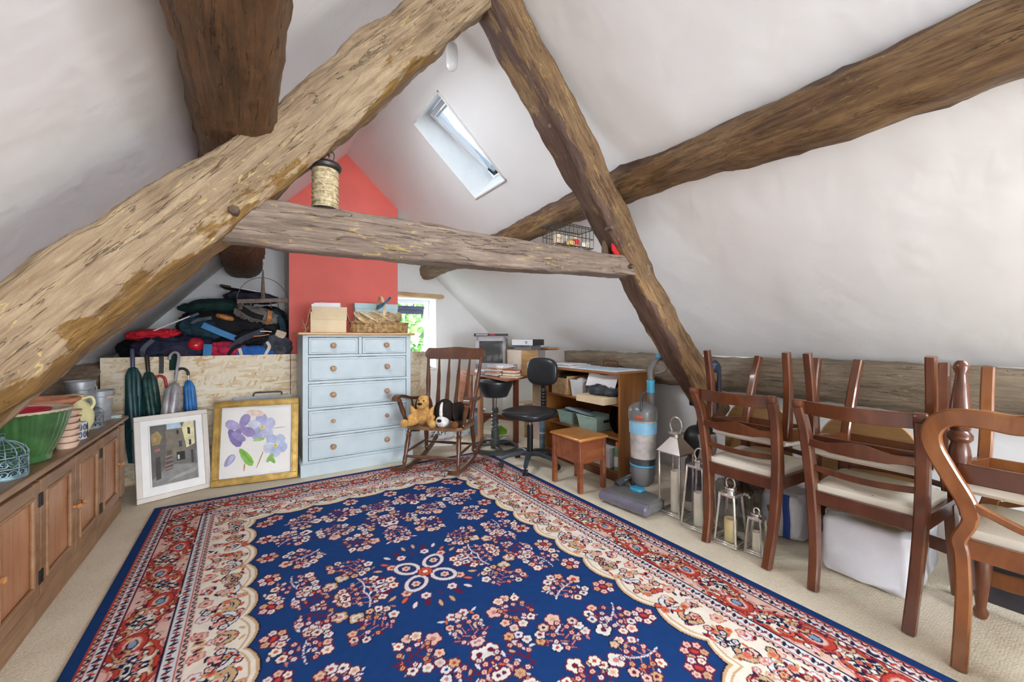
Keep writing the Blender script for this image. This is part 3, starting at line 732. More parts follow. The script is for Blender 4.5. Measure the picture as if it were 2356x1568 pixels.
# ================================================================== left side: cupboards, pots, storage box, umbrellas, pictures
m_cup = wood('brown_stained_oak', [(.3, '#76513a'), (.5, '#97704f'), (.7, '#ae8967')], (18, 2.2, 18), .4)
m_cup_panel = wood('orange_brown_oak_veneer', [(.3, '#a06a48'), (.5, '#bd855e'), (.7, '#cb9a75')], (16, 16, 2), .32)
m_cup_top = wood('scuffed_brown_top', [(.3, '#73533c'), (.5, '#957458'), (.7, '#ab8d70')], (18, 2, 18), .38)
m_knob = M('copper_wood_knob', '#c98a57', .25, var=.1, coat=.3)
m_hinge = M('black_iron_hinge', '#1f1a17', .5, var=.1)
XF = -.755
for u, (ya, yb, doors) in enumerate((
        (1.677, 2.471, ((1.677, 2.074, 1), (2.074, 2.471, -1))),
        (2.471, 3.265, ((2.471, 2.868, 1), (2.868, 3.265, -1))),
        (3.265, 3.80, ((3.265, 3.662, 1),)))):
    lab = ('oak cupboard unit nearest the left edge under the birdcage lantern and green pot', 'middle oak cupboard unit with two knobs meeting between its doors',
           'single door oak cupboard unit at the far end beside the white framed picture')[u]
    t = thing('cupboard', lab, 'cupboard', (XF, ya, 0), 0, 'oak cupboards along the left wall')
    w = yb - ya
    b = MB(); b.box((-.135, w / 2, .36), (.25, w - .002, .52)); b.build('carcass', m_cup, t)
    b = MB(); b.box((-.13, w / 2, .05), (.255, w - .002, .10)); b.build('plinth', m_cup, t)
    for y0, y1, hs in doors:
        y0 -= ya; y1 -= ya; dw = y1 - y0 - .012; dc = (y0 + y1) / 2; zb, zt = .125, .605; st = .058
        d = MB()
        d.box((.004, dc - dw / 2 + st / 2, (zb + zt) / 2), (.024, st, zt - zb)); d.box((.004, dc + dw / 2 - st / 2, (zb + zt) / 2), (.024, st, zt - zb))
        d.box((.004, dc, zb + st / 2), (.024, dw - 2 * st, st)); d.box((.004, dc, zt - st / 2), (.024, dw - 2 * st, st))
        do = d.build('door', m_cup, t)
        mo = MB(); iw, ih = dw - 2 * st, zt - zb - 2 * st
        for sy in (-1, 1): mo.rod((.014, dc + sy * iw / 2, zb + st), (.014, dc + sy * iw / 2, zt - st), .0085, 8)
        for zz in (zb + st, zt - st): mo.rod((.014, dc - iw / 2, zz), (.014, dc + iw / 2, zz), .0085, 8)
        mo.build('moulding', m_cup, do)
        p = MB(); p.box((.0, dc, (zb + zt) / 2), (.012, iw, ih), b=.004); p.build('panel', m_cup_panel, do)
        ky = dc - hs * -1 * (dw / 2 - .03) if False else dc + hs * (dw / 2 - .028)
        k = MB(); k.lathe([(0, 0), (.007, 0), (.006, .014), (.013, .02), (.014, .028), (.008, .034), (0, .035)], 12, (.015, ky, .365), Matrix.Rotation(pi / 2, 3, 'Y')); k.build('knob', m_knob, do)
        for hz in (zb + .08, zt - .08):
            h = MB(); h.box((.018, dc - hs * (dw / 2 - .006), hz), (.006, .012, .055), b=.001); h.build('hinge', m_hinge, do)
    if u == 2:
        b = MB(); b.box((.004, w - .05, .365), (.024, .085, .48)); b.build('end_stile', m_cup, t)
wt = MB(); wt.box((-.915, 2.74, .637), (.37, 2.24, .027), b=.006)
tag(wt.build('worktop', m_cup_top), 'scuffed brown wooden top running along the left cupboards', 'worktop')
ZC = .651
# --- birdcage lanterns
m_cage = M('verdigris_wire', '#7d959b', .55, .5, var=.25, vs=40)
m_cage2 = M('grey_zinc_wire', '#8f979c', .5, .5, var=.2, vs=40)
def birdcage(label, loc, r, h, mat, rot=0):
    t = thing('birdcage_lantern', label, 'lantern', loc, rot, 'wire birdcage lanterns on the cupboards')
    b = MB(); b.lathe([(0, 0), (r, 0), (r * 1.02, .006), (r, .012), (r * .9, .012), (0, .010)], 32); b.build('base', mat, t)
    wl_ = h * .52; m = MB(); n = 8
    for k in range(n):
        a = 2 * pi * k / n; m.tube([(r * cos(a), r * sin(a), .01), (r * cos(a), r * sin(a), wl_)], .0022, 5)
    for z in (.014, wl_ * .5, wl_): m.tube([(r * cos(2 * pi * k / 32), r * sin(2 * pi * k / 32), z) for k in range(32)], .0028, 5, True)
    m.build('cage_wall', mat, t)
    s_ = MB()
    for k in range(16):                                     # filigree scrolls
        for row in range(2):
            a0 = 2 * pi * (k + .5) / 16; zc = wl_ * (.26 + .48 * row)
            for sg in (-1, 1):
                pts = []
                for q in range(11):
                    f = q / 10 * 4.2; rr = wl_ * .20 * (1 - q / 15)
                    a = a0 + (sg * rr * cos(f)) / r; pts.append((r * cos(a), r * sin(a), zc + sg * rr * sin(f) * (1 if row else -1)))
                s_.tube(pts, .0019, 4)
    s_.build('filigree', mat, t)
    d = MB(); top = h * .93
    for k in range(14):
        a = 2 * pi * k / 14; pr = [(1.0, wl_), (1.02, wl_ + (top - wl_) * .2), (.86, wl_ + (top - wl_) * .5), (.5, wl_ + (top - wl_) * .78), (.2, wl_ + (top - wl_) * .9), (.05, top)]
        d.tube([(r * q * cos(a), r * q * sin(a), z) for q, z in pr], .002, 5)
    d.tube([(r * .87 * cos(2 * pi * k / 24), r * .87 * sin(2 * pi * k / 24), wl_ + (top - wl_) * .5) for k in range(24)], .002, 5, True)
    d.build('dome', mat, t)
    f = MB(); f.blob((0, 0, top + .004), (.016, .016, .014)); f.tube([(.008 * cos(q / 8 * 2 * pi), 0, top + .014 + .008 * sin(q / 8 * 2 * pi)) for q in range(8)], .0016, 5, True); f.build('finial', mat, t)
birdcage('open wirework birdcage lantern in front of the green ribbed pot', (-.815, 2.39, ZC), .066, .165, m_cage, .2)
birdcage('grey wire birdcage lantern in front of the zinc buckets', (-.83, 3.43, ZC), .066, .155, m_cage2, .5)
# --- small blue and white filigree lantern
t = thing('filigree_lantern', 'small dark filigree lantern half hidden behind the stacked terracotta saucers', 'lantern', (-.79, 3.10, ZC))
b = MB(); b.lathe([(0, 0), (.035, 0), (.035, .09), (.03, .09), (.03, .006), (0, .006)], 20); b.build('body', M('white_enamel', '#d9dde3', .4, var=.1), t)
b = MB()
for k in range(12):
    a = 2 * pi * k / 12
    for z in (.025, .065): b.tube([((.037) * cos(a + .16 * cos(q)), .037 * sin(a + .16 * cos(q)), z + .016 * sin(q)) for q in [i / 8 * 2 * pi for i in range(8)]], .002, 4, True)
b.build('filigree', M('navy_enamel', '#2b3550', .4, var=.1), t)
b = MB(); b.tube([(0, .03 * cos(a), .09 + .035 * sin(a)) for a in [i / 10 * pi for i in range(11)]], .002, 5); b.build('handle', m_hinge, t)

def fn_lathe(prof, mult, seg=96):
    """lathe whose radius is multiplied by mult(theta, i)"""
    mb = MB(); V = []; F = []
    for i, (r, z) in enumerate(prof):
        for k in range(seg):
            a = 2 * pi * k / seg; q = r * mult(a, i); V.append((q * cos(a), q * sin(a), z))
    for i in range(len(prof) - 1):
        for k in range(seg): F.append((i * seg + k, i * seg + (k + 1) % seg, (i + 1) * seg + (k + 1) % seg, (i + 1) * seg + k))
    return mb.add(V, F)
m_green = M('green_glaze', '#3f6a3a', .22, var=.18, vs=10, coat=.6)
m_rim = M('cream_unglazed_rim', '#d9c7ae', .6, var=.08)
t = thing('plant_pot', 'large dark green ribbed glazed pot with a cream rim', 'pot', (-.86, 2.66, ZC))
prof = [(.095, 0), (.10, .005), (.098, .03), (.102, .036), (.128, .10), (.148, .165), (.158, .212), (.163, .222)]
fn_lathe(prof, lambda a, i: 1 + (.012 * math.copysign(abs(sin(a * 36)) ** .6, sin(a * 36)) if 3 <= i <= 6 else 0), 216).build('body', m_green, t)
b = MB(); b.lathe([(.162, .220), (.166, .226), (.160, .231), (.150, .226), (.135, .16), (.085, .03), (0, .02)], 48); b.build('rim', m_rim, t)
t2 = MB(); t2.lathe([(0, 0), (.06, 0), (.09, .03), (.108, .075), (.112, .08), (.108, .083), (.10, .074), (.08, .03), (0, .012)], 40)
tag(t2.build('red_bowl', M('red_plastic', '#c4203d', .3, var=.05), loc=(-.87, 2.65, ZC + .148)), 'shiny red bowl resting inside the green pot', 'bowl')
m_terra = M('pale_terracotta', '#c98a6a', .8, var=.14, vs=14)
b = MB(); b.lathe([(0, 0), (.085, 0), (.10, .006), (.135, .045), (.148, .052), (.152, .066), (.143, .070), (.12, .045), (.08, .015), (0, .012)], 48)
sd = MB(); sd.lathe([(0, 0), (.07, 0), (.08, .01), (.098, .155), (.102, .165), (.09, .168), (.07, .02), (0, .015)], 32)
tag(sd.build('terracotta_pot', m_terra, loc=(-.90, 2.98, ZC)), 'plain terracotta pot standing under the wide saucer bowl', 'pot')
tag(b.build('terracotta_bowl', m_terra, loc=(-.90, 2.98, ZC + .17)), 'wide shallow terracotta bowl above the rim of the green pot', 'bowl')
m_saucer = M('chalky_pink_terracotta', '#d9b9a2', .85, var=.12, vs=18)
for k in range(6):                                          # a leaning stack of small saucers
    b = MB(); b.lathe([(0, 0), (.036 + .003 * k, 0), (.045 + .0045 * k, .02), (.049 + .0045 * k, .029), (.044 + .0045 * k, .029), (.034 + .003 * k, .008), (0, .008)], 28)
    o = b.build('terracotta_saucer', m_saucer, loc=(-.775 - .004 * k, 2.885 + .003 * k, ZC + .031 * k))
    tag(o, ('lowest', 'second lowest', 'third from below', 'fourth from below', 'fifth from below', 'topmost')[k] + ' saucer of the pale terracotta stack beside the green pot', 'saucer', 'stacked terracotta saucers')
m_jug = M('cream_yellow_glaze', '#e9e3a8', .3, var=.06, coat=.4)
t = thing('vase', 'cream yellow glazed jug standing behind the terracotta', 'vase', (-.84, 3.21, ZC))
b = MB(); b.lathe([(0, 0), (.055, 0), (.062, .01), (.086, .07), (.088, .12), (.07, .17), (.044, .198), (.042, .215), (.05, .226), (.045, .228), (.037, .212), (.04, .19), (0, .05)], 40); b.build('body', m_jug, t)
b = MB(); b.tube(spline([(.04, 0, .205), (.075, 0, .212), (.088, 0, .18), (.075, 0, .145)]), .007, 8); b.build('handle', m_jug, t)
m_zinc = M('galvanised_zinc', '#b4bac0', .42, .55, var=.14, vs=12)
def bucket(label, loc, r0, r1, h, rot, hd):
    t = thing('zinc_bucket', label, 'bucket', loc, rot, 'zinc buckets on the cupboards')
    b = MB(); b.lathe([(0, .004), (r0, 0), (r0 + (r1 - r0) * .33, h * .33), (r0 + (r1 - r0) * .33 + .003, h * .335), (r0 + (r1 - r0) * .34, h * .345), (r0 + (r1 - r0) * .8, h * .8), (r0 + (r1 - r0) * .8 + .003, h * .805), (r0 + (r1 - r0) * .81, h * .815), (r1, h - .004), (r1 + .004, h), (r1, h + .003), (r1 - .004, h - .002), (r0 - .003, .01), (0, .01)], 40); b.build('body', m_zinc, t)
    if hd:
        b = MB(); b.tube(spline([(0, r1 + .004, h - .018), (.045, r1 * .8, h - .03), (.062, 0, h - .045), (.045, -r1 * .8, h - .03), (0, -r1 - .004, h - .018)]), .0022, 6); b.build('wire_handle', m_zinc, t)
        g = MB(); g.rod((.062, -.02, h - .044), (.062, .02, h - .044), .007, 8); g.build('grip', M('pale_wood_grip', '#d9c3a4', .5), t)
    else:
        for s_ in (-1, 1):
            b = MB(); b.tube([(0, s_ * (r1 + .018 * sin(a)), h * .82 + .025 * cos(a)) for a in [i / 10 * pi for i in range(11)]], .003, 6); b.build('side_handle', m_zinc, t)
bucket('tall narrow zinc bucket on the cupboards', (-.905, 3.60, ZC), .052, .068, .275, 1.2, False)
bucket('shorter zinc pail with a wire handle and wooden grip', (-.84, 3.70, ZC), .05, .066, .20, -.6, True)
b = MB(); b.box((0, 0, .004), (.19, .15, .008)); b.box((.002, .004, .0115), (.18, .14, .006), (0, 0, .1))
o = b.build('brochure', M('glossy_blue_white_print', '#a9c2dc', .25, var=.4, vs=22), loc=(-.86, 3.80, ZC), rot=(0, 0, .3)); tag(o, 'glossy blue and white brochure lying at the far end of the cupboard top', 'brochure')

# --- OSB storage box behind the chest
def osb_mat():
    m, nt, b = newmat('osb_board'); b.inputs['Roughness'].default_value = .7
    last = None
    for k, (ang, sc) in enumerate(((.35, (7, 34, 30)), (-.5, (9, 40, 36)), (1.2, (8, 36, 40)), (.05, (6, 30, 28)))):
        v0 = coords(nt, (1, 1, 1), (0, ang, 0)); mp2 = node(nt, 'ShaderNodeMapping'); mp2.inputs['Scale'].default_value = (sc[0], 12, sc[1]); nt.links.new(v0, mp2.inputs[0]); v = mp2.outputs[0]; vo = node(nt, 'ShaderNodeTexVoronoi'); vo.inputs['Scale'].default_value = 1.7; nt.links.new(v, vo.inputs['Vector'])
        hs = node(nt, 'ShaderNodeSeparateColor'); nt.links.new(vo.outputs['Color'], hs.inputs[0])
        cr = ramp(nt, hs.outputs[0], [(.0, '#e0c69e'), (.3, '#efdfc2'), (.7, '#f6ead4'), (.95, '#d8b484')])
        if last is None: last = cr
        else:
            mk = ramp(nt, hs.outputs[1], [(.5, '#000000'), (.56, '#ffffff')]); mx = node(nt, 'ShaderNodeMix', data_type='RGBA')
            nt.links.new(mk, mx.inputs[0]); nt.links.new(last, mx.inputs[6]); nt.links.new(cr, mx.inputs[7]); last = mx.outputs[2]
    nt.links.new(last, b.inputs['Base Color']); return m
m_osb = osb_mat()
t = thing('storage_platform', 'low platform boarded with pale chipboard behind the chest of drawers', 'storage platform', (0, 4.41, 0))
for x0, x1 in ((-1.0, .31), (.315, 1.42), (1.425, 1.70)):
    b = MB(); b.box(((x0 + x1) / 2, 0, .52), (x1 - x0, .018, 1.04), b=.001); b.build('front_board', m_osb, t)
b = MB(); b.box((-.345, .44, .97), (1.30, .84, .018), b=.001); b.build('deck_board', m_osb, t)
for x in (-.9, .2):
    b = MB(); b.box((x, .44, .48), (.045, .8, .96)); b.build('bearer', m_pale_oak, t)

# --- umbrellas leaning on the board
def umbrella(label, foot, top, cloth, handle, hook, cl0=.14, cl1=.70, r=.036, folds=7, hk=(1, 0, 0), seed=0, hl=.2):
    foot, top = Vector(foot), Vector(top); L = (top - foot).length
    t = thing('umbrella', label, 'umbrella', foot, 0, 'umbrellas leaning on the board', rot=(top - foot).to_track_quat('Z', 'Y').to_euler())
    b = MB(); b.rod((0, 0, 0), (0, 0, L - hl), .005, 8); b.build('shaft', M('umbrella_steel', '#9aa0a5', .3, .8), t)
    prof = []
    for i in range(14):
        f = i / 13; z = L * (cl0 + (cl1 - cl0) * f); prof.append((r * (.35 + .65 * sin(pi * min(1, .16 + f * .62)) ** .8) * (1 if f < .93 else .6), z))
    fn_lathe([(.004, L * cl0 - .01)] + prof + [(.005, L * cl1 + .012)], lambda a, i: 1 + .22 * math.copysign(abs(sin(a * folds / 2 + i * .12 + seed)) ** .7, 1) - .1 + .1 * sin(a * 3 + i * .5), 56).build('canopy', cloth, t)
    b = MB(); b.lathe([(0, L * .42 - .012), (r * .98, L * .42 - .012), (r * 1.04, L * .42), (r * .98, L * .42 + .012), (0, L * .42 + .012)], 16); b.build('tie_strap', cloth, t)
    h = MB()
    if hook:
        hv = Vector(hk); R = .045
        pts = [Vector((0, 0, L - hl)), Vector((0, 0, L - hl * .5)), Vector((0, 0, L - R))] + [Vector((0, 0, L - R)) + hv * (R - R * cos(a)) + Vector((0, 0, R * sin(a))) for a in [i / 10 * 3.5 for i in range(1, 11)]]
        h.tube(pts, .0105, 10)
    else: h.rod((0, 0, L - hl), (0, 0, L), [(0, .009), (.1, .013), (.9, .015), (1, .012)], 12)
    h.build('handle', handle, t)
    return t
m_umb_g = M('dark_green_nylon', '#123c3f', .45, var=.25, vs=12); m_umb_g2 = M('dark_tartan_nylon', '#173a35', .45, var=.5, vs=26)
m_sil = M('silver_nylon', '#a8a3a6', .38, .25, var=.15, vs=14); m_hand = M('purple_grey_handle', '#4b4a68', .4); m_hblk = M('black_curved_handle', '#2a2422', .4)
m_hred = M('red_plastic_hook', '#c93a35', .35); m_hsil = M('grey_hook', '#a39fa4', .4)
umbrella('dark green furled umbrella, leftmost against the board', (-.75, 4.19, .01), (-.80, 4.335, 1.11), m_umb_g, m_hand, False, .2, .86, .05, seed=1)
umbrella('dark tartan furled umbrella, second from the left against the board', (-.61, 4.17, .01), (-.715, 4.34, 1.06), m_umb_g2, m_hblk, False, .2, .86, .05, seed=2)
umbrella('maroon furled umbrella with a red hooked handle', (-.50, 4.23, .01), (-.605, 4.36, .885), M('maroon_nylon', '#6d2430', .45, var=.2), m_hred, True, .15, .62, .04, hk=(.9, .1, 0), seed=3, hl=.10)
umbrella('silver grey furled umbrella with a grey hooked handle', (-.60, 4.06, .01), (-.50, 4.27, 1.08), m_sil, m_hsil, True, .2, .76, .055, 5, hk=(.9, -.2, 0), seed=4, hl=.24)
umbrella('blue furled umbrella with a black hooked handle', (-.40, 4.24, .01), (-.455, 4.35, .94), M('bright_blue_nylon', '#2b6fb0', .45, var=.2), m_hblk, True, .2, .88, .042, hk=(.95, 0, 0), seed=5, hl=.06)

# --- pictures standing on the floor
def picture(name, label, bl, rotz, w, h, lean, fr_w, fr_d, fmat, mount, draw, parts):
    t = thing(name, label, 'picture', bl, 0, 'framed pictures standing on the carpet', rot=(-lean, 0, rotz))
    def rail(a, b_, nm):
        m = MB(); m.bar(a, b_, fr_w, fr_d, (0, 1, 0)); m.build('frame_rail', fmat, t)
    f = fr_w / 2
    for k in range(parts):                                    # stepped moulding
        pass
    rail((0, 0, f), (w, 0, f), 0); rail((0, 0, h - f), (w, 0, h - f), 0); rail((f, 0, fr_w), (f, 0, h - fr_w), 0); rail((w - f, 0, fr_w), (w - f, 0, h - fr_w), 0)
    m = MB(); m.box((w / 2, .006, h / 2), (w - fr_w * 1.2, .008, h - fr_w * 1.2), b=.001); m.build('mount', mount, t)
    draw(t, w, h); return t
m_offw = M('off_white_frame', '#ddd5cb', .5, var=.04); m_gold = M('gold_frame', '#b3914f', .35, .55, var=.15, vs=20); m_mount = M('white_mount', '#f5f3f1', .8, var=.02)
def flat(t, name, polys, w, h, y=-.001):
    """printed picture: flat colour shapes on the sheet, in fractions of the picture"""
    mb = MB(); mats = []
    for k, (c, pts) in enumerate(polys):
        m = M('print_' + c.lstrip('#'), c, .75, var=.10, vs=18)
        if m not in mats: mats.append(m)
        yy = y - .00025 * k
        n = len(pts); mb.add([(x * w, yy, z * h) for x, z in pts], [tuple(range(n))], mats.index(m))
    return mb.build(name, mats, t, ang=10)
def village(t, w, h):
    b = MB(); x0, x1, z0, z1 = .19 * w, .83 * w, .15 * h, .88 * h; e = .008
    for a, c_ in (((x0, -.004, z0), (x1, -.004, z0)), ((x0, -.004, z1), (x1, -.004, z1)), ((x0, -.004, z0), (x0, -.004, z1)), ((x1, -.004, z0), (x1, -.004, z1))): b.bar(a, c_, e, e, (0, 1, 0))
    b.build('inner_slip', m_white, t)
    X = lambda f: .19 + .64 * f; Z = lambda f: .15 + .73 * f
    P = lambda L: [(X(a), Z(b_)) for a, b_ in L]
    flat(t, 'painting', [('#77736e', P([(0, 0), (1, 0), (1, 1), (0, 1)])), ('#8f8d8c', P([(0, 0), (1, 0), (1, .25), (.4, .32), (0, .1)])), ('#6b6763', P([(0, .2), (.3, .3), (.34, 1), (0, 1)])),
        ('#b9cfdd', P([(.36, .9), (.68, .9), (.64, 1), (.36, 1)])), ('#837b6c', P([(.34, .45), (.74, .4), (.74, .9), (.34, .9)])), ('#e6dcae', P([(.68, .9), (.76, .55), (.95, .6), (.95, 1), (.74, 1)])),
        ('#3d3a40', P([(.8, .78), (.86, .77), (.86, .88), (.8, .9)])), ('#3d3a40', P([(.82, .58), (.87, .59), (.87, .68), (.82, .68)])), ('#3b3b46', P([(.56, .8), (.61, .8), (.61, .87), (.56, .87)])),
        ('#474757', P([(.6, .58), (.67, .58), (.67, .68), (.6, .68)])), ('#2f3230', P([(.54, .36), (.72, .36), (.72, .5), (.54, .5)])), ('#d9d7cf', P([(.56, .38), (.6, .38), (.6, .45), (.56, .45)])),
        ('#6e5c56', P([(.28, .22), (.46, .24), (.44, .55), (.34, .55)])), ('#9b8f86', P([(.28, .24), (.46, .26), (.46, .28), (.28, .26)])), ('#9b8f86', P([(.29, .30), (.46, .32), (.46, .34), (.29, .32)])), ('#9b8f86', P([(.3, .37), (.455, .39), (.455, .41), (.3, .39)])), ('#9b8f86', P([(.31, .44), (.45, .46), (.45, .475), (.31, .46)])),
        ('#a08a5c', P([(.04, .66), (.2, .68), (.26, .8), (.16, .9), (.03, .84)])), ('#c09a70', P([(.07, .72), (.15, .73), (.14, .8), (.08, .79)])), ('#b06d60', P([(.09, .56), (.2, .57), (.2, .61), (.09, .6)])), ('#4d4846', P([(.1, .1), (.2, .12), (.2, .48), (.1, .46)])), ('#4a4a44', P([(.85, .28), (.9, .28), (.9, .5), (.85, .5)])), ('#8d8f9b', P([(.95, .3), (1, .3), (1, .5), (.95, .5)])), ('#a9a59c', P([(.3, .05), (.9, .12), (.98, .2), (.5, .12)]))], w, h)
picture('framed_painting', 'white framed painting of a stone courtyard with steps, leaning by the cupboards', (-.69, 3.86, .004), radians(20), .445, .62, radians(11), .035, .028, m_offw, m_mount, village, 1)
def petal(cx, cz, a, r, wd, n=10):
    pts = []
    for k in range(n):
        q = 2 * pi * k / n; u = r * .5 + r * .5 * cos(q); v = wd * sin(q) * (.6 + .4 * (u / r)); pts.append((cx + u * cos(a) - v * sin(a), cz + u * sin(a) + v * cos(a)))
    return pts
def flowers(t, w, h):
    b = MB(); b.box((w / 2, .001, h / 2), (w * .78, .001, h * .78), b=.0002); b.build('paper', M('cream_watercolour_paper', '#f7f3ee', .85, var=.02, vs=4), t)
    L = []
    for cx, cz, r, wd, cols, n, a0 in ((.55, .66, .17, .085, ('#c6c5e3', '#b5b6dc', '#d4d7eb', '#b0b5d8'), 5, .4), (.72, .42, .15, .08, ('#c3cbe4', '#b4bddd', '#d3d9ea'), 5, .9), (.30, .66, .19, .07, ('#a293c4', '#b7a9d4', '#9687bb'), 4, 1.1)):
        for k in range(n): L.append((cols[k % len(cols)], petal(cx, cz, a0 + k * 2 * pi / n, r, wd)))
    L += [('#f0e27a', petal(.525, .655, 0, .06, .03)), ('#b8762f', petal(.545, .655, 0, .02, .01)), ('#f0e27a', petal(.69, .42, 0, .06, .03)), ('#b8762f', petal(.71, .42, 0, .02, .01)),
          ('#8a7bb3', petal(.17, .66, -1.0, .26, .07)), ('#a698ca', petal(.20, .62, -.6, .20, .05)), ('#a79fcb', petal(.14, .22, .9, .17, .055)), ('#c0bcdb', petal(.18, .24, 1.1, .12, .03)),
          ('#8ec44e', petal(.30, .42, -.95, .27, .06)), ('#6fa93c', petal(.33, .38, -.9, .20, .02)), ('#9cc96a', petal(.62, .22, .9, .12, .035)), ('#8bb85a', petal(.72, .2, 2.2, .1, .03)), ('#a9cf80', petal(.45, .5, .1, .14, .025)), ('#b3935a', petal(.36, .14, 1.5, .10, .012)), ('#b79a6b', petal(.50, .16, 1.2, .22, .008)), ('#9a8a70', petal(.66, .63, .05, .18, .004)), ('#f0d6c6', petal(.36, .86, -.2, .22, .05))]
    flat(t, 'watercolour', L, w, h, -.0005)
    g = MB(); g.box((w / 2, -.009, h / 2), (w * .88, .002, h * .88), b=.0003); g.build('glazing', glass('picture_glass', '#ffffff', .05), t)
    r_ = MB(); e = .009
    for s0 in (.048,):
        for a, c_ in (((s0, -.014, s0), (w - s0, -.014, s0)), ((s0, -.014, h - s0), (w - s0, -.014, h - s0)), ((s0, -.014, s0), (s0, -.014, h - s0)), ((w - s0, -.014, s0), (w - s0, -.014, h - s0))): r_.bar(a, c_, .012, .012, (0, 1, 0))
        for s1 in (.006,):
            for a, c_ in (((s1, -.014, s1), (w - s1, -.014, s1)), ((s1, -.014, h - s1), (w - s1, -.014, h - s1)), ((s1, -.014, s1), (s1, -.014, h - s1)), ((w - s1, -.014, s1), (w - s1, -.014, h - s1))): r_.bar(a, c_, .010, .010, (0, 1, 0))
    r_.build('frame_beading', m_gold, t)
picture('framed_watercolour', 'gold framed watercolour of purple and pale blue flowers beside the chest', (-.275, 3.985, .004), radians(-9), .615, .675, radians(11), .05, .026, m_gold, m_mount, flowers, 1)
# board and black strap standing behind the gold frame
b = MB(); b.box((0, 0, .335), (.46, .012, .67)); o = b.build('drawing_board', M('pale_grey_board', '#c9ccd0', .6), loc=(.08, 4.24, .002), rot=(-.12, 0, -.12)); tag(o, 'pale grey board standing behind the gold framed watercolour', 'board')
b = MB(); b.sweep(spline([(-.09, 0, 0), (-.075, 0, .028), (0, 0, .03), (.12, .01, .026), (.13, .01, .0)], 6), .03, .012, (0, 1, 0)); o = b.build('black_strap', m_black, loc=(.10, 4.26, .675), rot=(0, 0, -.1)); tag(o, 'folded black strap lying on the board behind the gold frame', 'strap')

# ================================================================== chest of drawers and what stands on it
m_chest = M('pale_blue_chalk_paint', '#c6d3d9', .55, var=.035, vs=5)
m_worn = M('worn_dark_edge', '#4a5054', .7, var=.3, vs=40)
m_pine = wood('pine_top', [(.3, '#b98a58'), (.5, '#d2a774'), (.7, '#e0bd8e')], (2, 22, 22), .4)
m_kn = wood('turned_pine_knob', [(.3, '#8f6440'), (.5, '#ae8056'), (.7, '#c39a6c')], (12, 12, 12), .4)
t = thing('chest_of_drawers', 'pale blue painted chest of six drawers with wooden knobs', 'chest of drawers', (.84, 3.86, 0))
W2, D, Hc = .475, .48, 1.245
b = MB(); b.box((-W2 + .012, D / 2 + .006, .66), (.024, D - .012, 1.13)); b.box((W2 - .012, D / 2 + .006, .66), (.024, D - .012, 1.13)); b.box((0, D - .008, .66), (2 * W2 - .05, .012, 1.13)); b.build('carcass', m_chest, t)
b = MB()
zr = [.120, .340, .575, .808, 1.038, 1.215]
for z in zr: b.box((0, .011, z), (2 * W2 - .06, .022, .022), b=.002)
for x in (-W2 + .022, W2 - .022): b.box((x, .01, .665), (.044, .024, 1.11), b=.003)
b.box((0, .011, 1.127), (.030, .022, .17), b=.002); b.box((0, D / 2, .115), (2 * W2 - .05, D - .03, .012)); b.build('face_frame', m_chest, t)
b = MB(); b.box((0, D / 2 - .008, .055), (2 * W2 + .036, D + .03, .11), b=.004); b.box((0, D / 2 - .004, .116), (2 * W2 + .02, D + .018, .014), b=.005); b.build('plinth', m_chest, t)
b = MB(); b.box((0, D / 2 - .01, Hc - .012), (2 * W2 + .07, D + .045, .022), b=.007); b.build('top', m_pine, t)
def drawer(x0, x1, z0, z1, kn, ks):
    d = MB(); w, h = x1 - x0, z1 - z0; cx, cz = (x0 + x1) / 2, (z0 + z1) / 2
    d.box((cx, .012, cz), (w - .006, .02, h - .006), b=.003)
    for zz in (z0 + .020, z1 - .020): d.box((cx, .0035, zz), (w - .036, .009, .008), b=.003)
    for xx in (x0 + .020, x1 - .020): d.box((xx, .0035, cz), (.008, .009, h - .036), b=.003)
    do = d.build('drawer', m_chest, t)
    e = MB(); rnd = random.Random(int(z0 * 1000) + int(x0 * 100))
    for k in range(7):                                        # chipped paint along the drawer edges
        xa = rnd.uniform(x0 + .01, x1 - .12); e.box((xa + .03, .0018, z1 - .004 if k % 3 else z0 + .004), (rnd.uniform(.03, .14), .0012, .0025), b=.0003)
    e.build('worn_edge', m_worn, do)['kind'] = 'stuff'
    for kx in kn:
        k = MB(); k.lathe([(0, 0), (.012 * ks, 0), (.010 * ks, .012), (.021 * ks, .020), (.0245 * ks, .031), (.019 * ks, .043), (0, .047)], 18, (kx, .002, cz + .003), Matrix.Rotation(pi / 2, 3, 'X')); k.build('knob', m_kn, do)
drawer(-.43, -.016, 1.049, 1.204, (-.232,), 1); drawer(.016, .43, 1.049, 1.204, (.235,), 1)
for i, (z0, z1) in enumerate(((.819, 1.027), (.586, .797), (.351, .564), (.131, .329))): drawer(-.43, .43, z0, z1, (-.232, .24), .72 if i == 2 else 1)
ZT = 1.246
# driftwood twig
b = MB(); b.tube(spline([(0, 0, 0), (.004, 0, .03), (-.006, .004, .06), (-.02, .008, .10), (-.028, .01, .125)], 4), [.011 - .0005 * k for k in range(17)], 8)
b.tube(spline([(-.004, 0, .05), (.012, 0, .085), (.02, 0, .125)], 4), .0045, 7); b.tube(spline([(.003, 0, .02), (.025, -.004, .045), (.03, 0, .07), (.045, 0, .082)], 4), .005, 7); b.tube(spline([(0, 0, .02), (-.02, 0, .04), (-.022, 0, .055)], 4), .004, 7)
o = b.build('driftwood_twig', M('pale_driftwood', '#a9765a', .6, var=.15, vs=30), loc=(.405, 4.05, ZT)); tag(o, 'small forked driftwood twig standing on the left end of the chest', 'twig')
